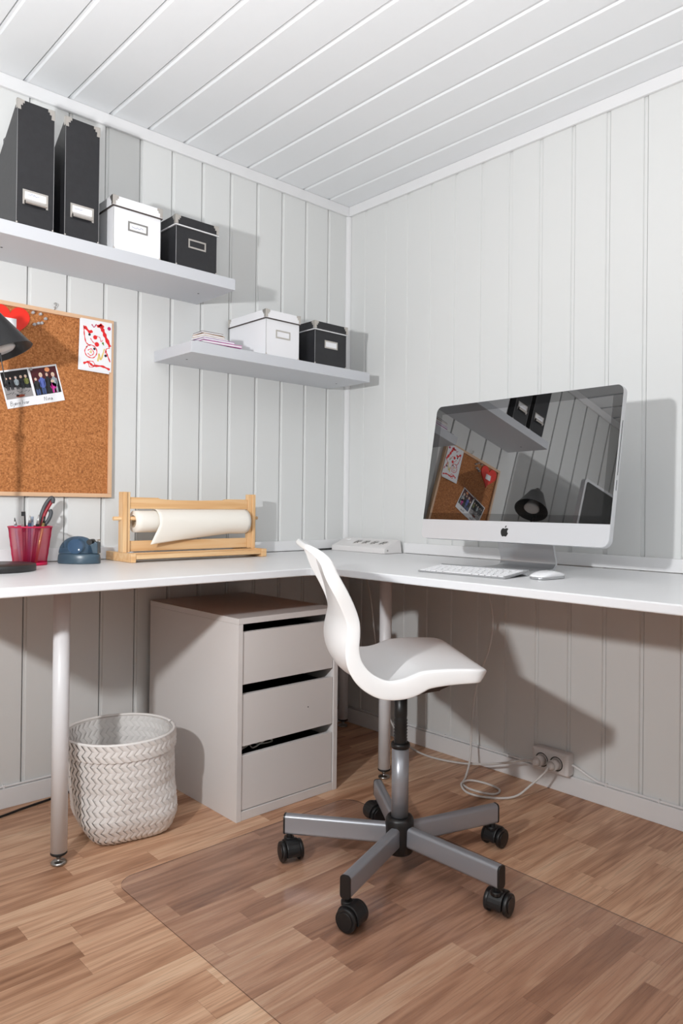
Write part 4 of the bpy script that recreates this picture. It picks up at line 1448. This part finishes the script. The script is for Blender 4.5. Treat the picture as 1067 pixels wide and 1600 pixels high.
o = b.build('stand', 'aluminium_stand', mac)
md = o.modifiers.new('es', 'EDGE_SPLIT'); md.split_angle = R(40)
o.rotation_euler = (0, 0, n_yaw - math.pi)
o.location = (0.0, 0, 0)

# ---------------------------------------------------------------- keyboard
kb = tag(empty('keyboard', (-.505, -1.058, DT), R(-86)), 'slim white and silver keyboard in front of the desktop computer', 'keyboard')
KW, KD = .282, .128
# x right for the typist (world -y), y away from the typist (world +x)
b = MB()
b.prism([(-KD / 2, .0006), (-KD / 2, .0045), (KD / 2 - .004, .0155), (KD / 2 - .004, .0115), (-KD / 2 + .02, .0012)], 'x', -KW / 2, KW / 2)
b.build('body', 'keyboard_alu', kb, bevel=.0008)
b = MB().cyl((-KW / 2, KD / 2 - .009, .0092), (KW / 2, KD / 2 - .009, .0092), .0086, n=24)
b.build('battery_tube', 'aluminium_stand', kb)
slope = math.atan2(.011, KD - .004)
key_me = {}
KR = Matrix.Rotation(slope, 4, 'X')


def key(wd, dp):
    k_ = (round(wd, 4), round(dp, 4))
    if k_ not in key_me:
        b = MB().box((-wd / 2, -dp / 2, -.0002), (wd / 2, dp / 2, .0017))
        key_me[k_] = b.mesh('key', 'key_white')
    return key_me[k_]


layout = [[.0188] * 13 + [.0188], [.0188] * 13 + [.0265], [.0265] + [.0188] * 13, [.0320] + [.0188] * 11 + [.0320], [.0420] + [.0188] * 10 + [.0420], [.0188, .0188, .0188, .0225, .0930, .0225, .0188, .0188, .0188, .0188]]
depths = [.0095] + [.0162] * 5
yrow = KD / 2 - .022
for rw, dp in zip(layout, depths):
    tot = sum(rw)
    scl = (KW - .010) / tot
    xk = -KW / 2 + .005
    for wd in rw:
        wv_ = wd * scl
        o = bpy.data.objects.new('key', key(wv_ - .0028, dp - .0014)); COL.objects.link(o)
        o.parent = kb
        yc = yrow - dp / 2
        o.location = (xk + wv_ / 2, yc, .0045 + (yc + KD / 2) * math.tan(slope) + .0003)
        o.rotation_euler = (slope, 0, 0)
        xk += wv_
    yrow -= dp + .0026

# ---------------------------------------------------------------- mouse
ms = tag(empty('mouse', (-.452, -1.262, DT), R(-4)), 'low curved white computer mouse beside the keyboard', 'mouse')


def mouse_shell(z_lo, top):
    b = MB(); NXm, NYm = 20, 12
    vs, fs = [], []
    for i in range(NXm + 1):
        s = i / NXm * 2 - 1
        xx = .0565 * s
        hw = .0285 * (1 - abs(s) ** 5) ** .5 if abs(s) < 1 else .0
        hw = max(hw, .006)
        for j in range(NYm + 1):
            q = j / NYm * 2 - 1
            zz = z_lo + (top - z_lo) * (1 - s * s * .85) * (1 - abs(q) ** 4 * .55)
            vs.append((xx, hw * q, zz))
    for i in range(NXm):
        for j in range(NYm):
            a = i * (NYm + 1) + j
            fs.append((a, a + 1, a + NYm + 2, a + NYm + 1))
    n0 = len(vs)
    loop = [i * (NYm + 1) for i in range(NXm + 1)] + [NXm * (NYm + 1) + j for j in range(1, NYm + 1)] + [i * (NYm + 1) + NYm for i in range(NXm - 1, -1, -1)] + [j for j in range(NYm - 1, 0, -1)]
    for l in loop:
        v = vs[l]; vs.append((v[0] * .97, v[1] * .93, z_lo))
    for k_ in range(len(loop)):
        fs.append((loop[k_], loop[(k_ + 1) % len(loop)], n0 + (k_ + 1) % len(loop), n0 + k_))
    fs.append(tuple(n0 + k_ for k_ in range(len(loop))))
    return b.add(vs, fs, 0, True)


mouse_shell(.0065, .0215).build('top_shell', 'mouse_white', ms)
b = MB()
pl = [(.054 * math.copysign(abs(math.cos(t)) ** .55, math.cos(t)), .0265 * math.copysign(abs(math.sin(t)) ** .55, math.sin(t))) for t in [2 * math.pi * i / 32 for i in range(32)]]
b.prism(pl, 'z', .0006, .0066); b.build('base', 'aluminium_stand', ms, bevel=.002)

# ---------------------------------------------------------------- wall outlet, plugs and cables
ot = tag(empty('wall_outlet', (0, -1.022, .098)), 'white double wall socket mounted on the right-hand wall above the baseboard', 'outlet')
b = MB().box((-.040, -.066, -.036), (-.0008, .066, .036)); b.build('housing', 'socket_white', ot, bevel=.007, seg=4)
b = MB().box((-.0425, -.056, -.029), (-.0402, .056, .029)); b.build('cover_plate', 'socket_white', ot, bevel=.0015, seg=2)
for s in (-.0265, .0265):
    b = MB(); b.T = Matrix.Translation((-.0426, s, 0)) @ Matrix.Rotation(R(-90), 4, 'Y')
    b.lathe([(.0195, 0), (.021, .0012), (.0232, .0004), (.0232, 0)], n=30); rg = b.build('socket_ring', 'socket_dark', ot)
    b = MB(); b.T = Matrix.Translation((-.0427, s, 0)) @ Matrix.Rotation(R(-90), 4, 'Y')
    b.lathe([(.0001, .0002), (.0193, .0002)], n=30); b.build('socket_face', 'socket_white', rg)


def cable(name, pts, r, m, label, plug=None):
    t = tag(empty(name, pts[0]), label, 'cable')
    o = MB().tube([Vector(p) - Vector(pts[0]) for p in pts], r, 8, sub=7).build('cord', m, t)
    if plug:
        p, d = Vector(plug[0]) - Vector(pts[0]), Vector(plug[1])
        b = MB().cyl(p, p + d * .030, .0175, .0165, n=20); b.cyl(p + d * .030, p + d * .042, .0155, .007, n=20)
        b.build('plug', 'socket_white', t)
    return t


fz = .0045
cable('power_cable', [(-.055, -.78, .70), (-.050, -.790, .60), (-.045, -.80, .52), (-.050, -.785, .42), (-.060, -.75, .32), (-.065, -.735, .22), (-.075, -.735, .13), (-.10, -.75, .05), (-.15, -.77, fz), (-.205, -.80, fz), (-.225, -.85, fz), (-.205, -.92, fz), (-.160, -.915, fz), (-.145, -.86, fz), (-.175, -.81, fz + .006), (-.225, -.81, fz + .007), (-.255, -.86, fz), (-.235, -.93, fz), (-.18, -.985, .010), (-.13, -1.015, .045), (-.100, -1.042, .082), (-.088, -1.0475, .098)],
      .0036, 'cable_white', 'grey-white computer power cable hanging from the desk and looping on the floor', (( -.044, -1.0485, .098), (-1, 0, 0)))
cable('extension_cable', [(-.09, -.20, .70), (-.085, -.24, .55), (-.08, -.26, .40), (-.075, -.28, .25), (-.07, -.31, .14), (-.075, -.37, .06), (-.09, -.45, .02), (-.105, -.56, .012), (-.095, -.68, .018), (-.085, -.78, .035), (-.08, -.87, .062), (-.078, -.93, .085), (-.086, -.965, .097), (-.088, -.990, .098)],
      .0036, 'cable_white', 'white power strip cable running along the right baseboard to the socket', ((-.044, -.9955, .098), (-1, 0, 0)))
rc = empty('wall_cable', (-.008, -1.09, .098)); tag(rc, 'white fixed cable clipped on top of the right baseboard beyond the socket', 'cable')
RO = Vector((-.008, -1.09, .098))
MB().tube([Vector(p) - RO for p in ((-.012, -1.086, .098), (-.010, -1.11, .090), (-.0065, -1.16, .070), (-.0055, -1.21, .0645), (-.0055, -1.5, .0645), (-.0055, -2.2, .0645), (-.0055, -3.0, .0645))], .0042, 8, sub=5).build('cord', 'trim_paint', rc)
for yy_ in (-1.20, -1.365, -1.62):
    o = MB().box((-.0105, yy_ - .003, .060), (-.0008, yy_ + .003, .0705)).build('clip', 'trim_paint', rc, bevel=.001); o.location -= RO
rc = empty('wall_cable', (-.0055, -.03, .0645)); tag(rc, 'white fixed cable on the right baseboard between room corner and socket', 'cable')
RO = Vector((-.0055, -.03, .0645))
MB().tube([Vector(p) - RO for p in ((-.0055, -.03, .0645), (-.0055, -.45, .0645), (-.0055, -.85, .0645), (-.0055, -.90, .066), (-.008, -.935, .074), (-.010, -.957, .082))], .0036, 8, sub=5).build('cord', 'trim_paint', rc)
for yy_ in (-.25, -.56, -.84):
    o = MB().box((-.0105, yy_ - .003, .060), (-.0008, yy_ + .003, .0705)).build('clip', 'trim_paint', rc, bevel=.001); o.location -= RO
rc = empty('wall_cable', (-1.0, -.0055, .0645)); tag(rc, 'white fixed cable clipped along the left baseboard under the desk', 'cable')
RO = Vector((-1.0, -.0055, .0645))
MB().tube([Vector(p) - RO for p in ((-.03, -.0055, .0645), (-.9, -.0055, .0645), (-2.0, -.0055, .0645), (-3.1, -.0055, .0645))], .0036, 8, sub=5).build('cord', 'trim_paint', rc)
for xx_ in (-.5, -1.02, -1.40):
    o = MB().box((xx_ - .003, -.0105, .060), (xx_ + .003, -.0008, .0705)).build('clip', 'trim_paint', rc, bevel=.001); o.location -= RO
cable('floor_cable', [(-1.9, -.09, fz), (-1.62, -.085, fz), (-1.45, -.075, fz), (-1.36, -.055, fz), (-1.28, -.040, fz), (-1.20, -.022, fz), (-1.05, -.018, fz)], .0036, 'cable_black', 'black cable lying on the floor along the left baseboard')
cable('strip_lead', [(-.06, -.035, .750), (-.10, -.030, .741), (-.16, -.030, .7395), (-.22, -.045, .7395), (-.25, -.03, .7395)], .0036, 'cable_black', 'short black cable on the desk beside the power strip')

# ---------------------------------------------------------------- second screen on the left-hand wall (seen mirrored in the computer's glass)
sc2 = tag(empty('wall_screen', (-2.06, 0, 1.40)), 'black wall screen with rounded aluminium frame, mirrored in the computer glass', 'screen')
rr2 = rrect(-.27, .27, -.20, .20, .02, 6)
b = MB().prism(rr2, 'y', -.30, -.275); b.build('frame', 'aluminium', sc2, bevel=.001)
b = MB().prism(rrect(-.255, .255, -.185, .185, .012, 6), 'y', -.302, -.3002); b.build('glass', 'bezel_glass', sc2)
b = MB().box((-.03, -.2748, -.03), (.03, -.001, .03)); b.build('wall_arm', 'aluminium_stand', sc2, bevel=.002)
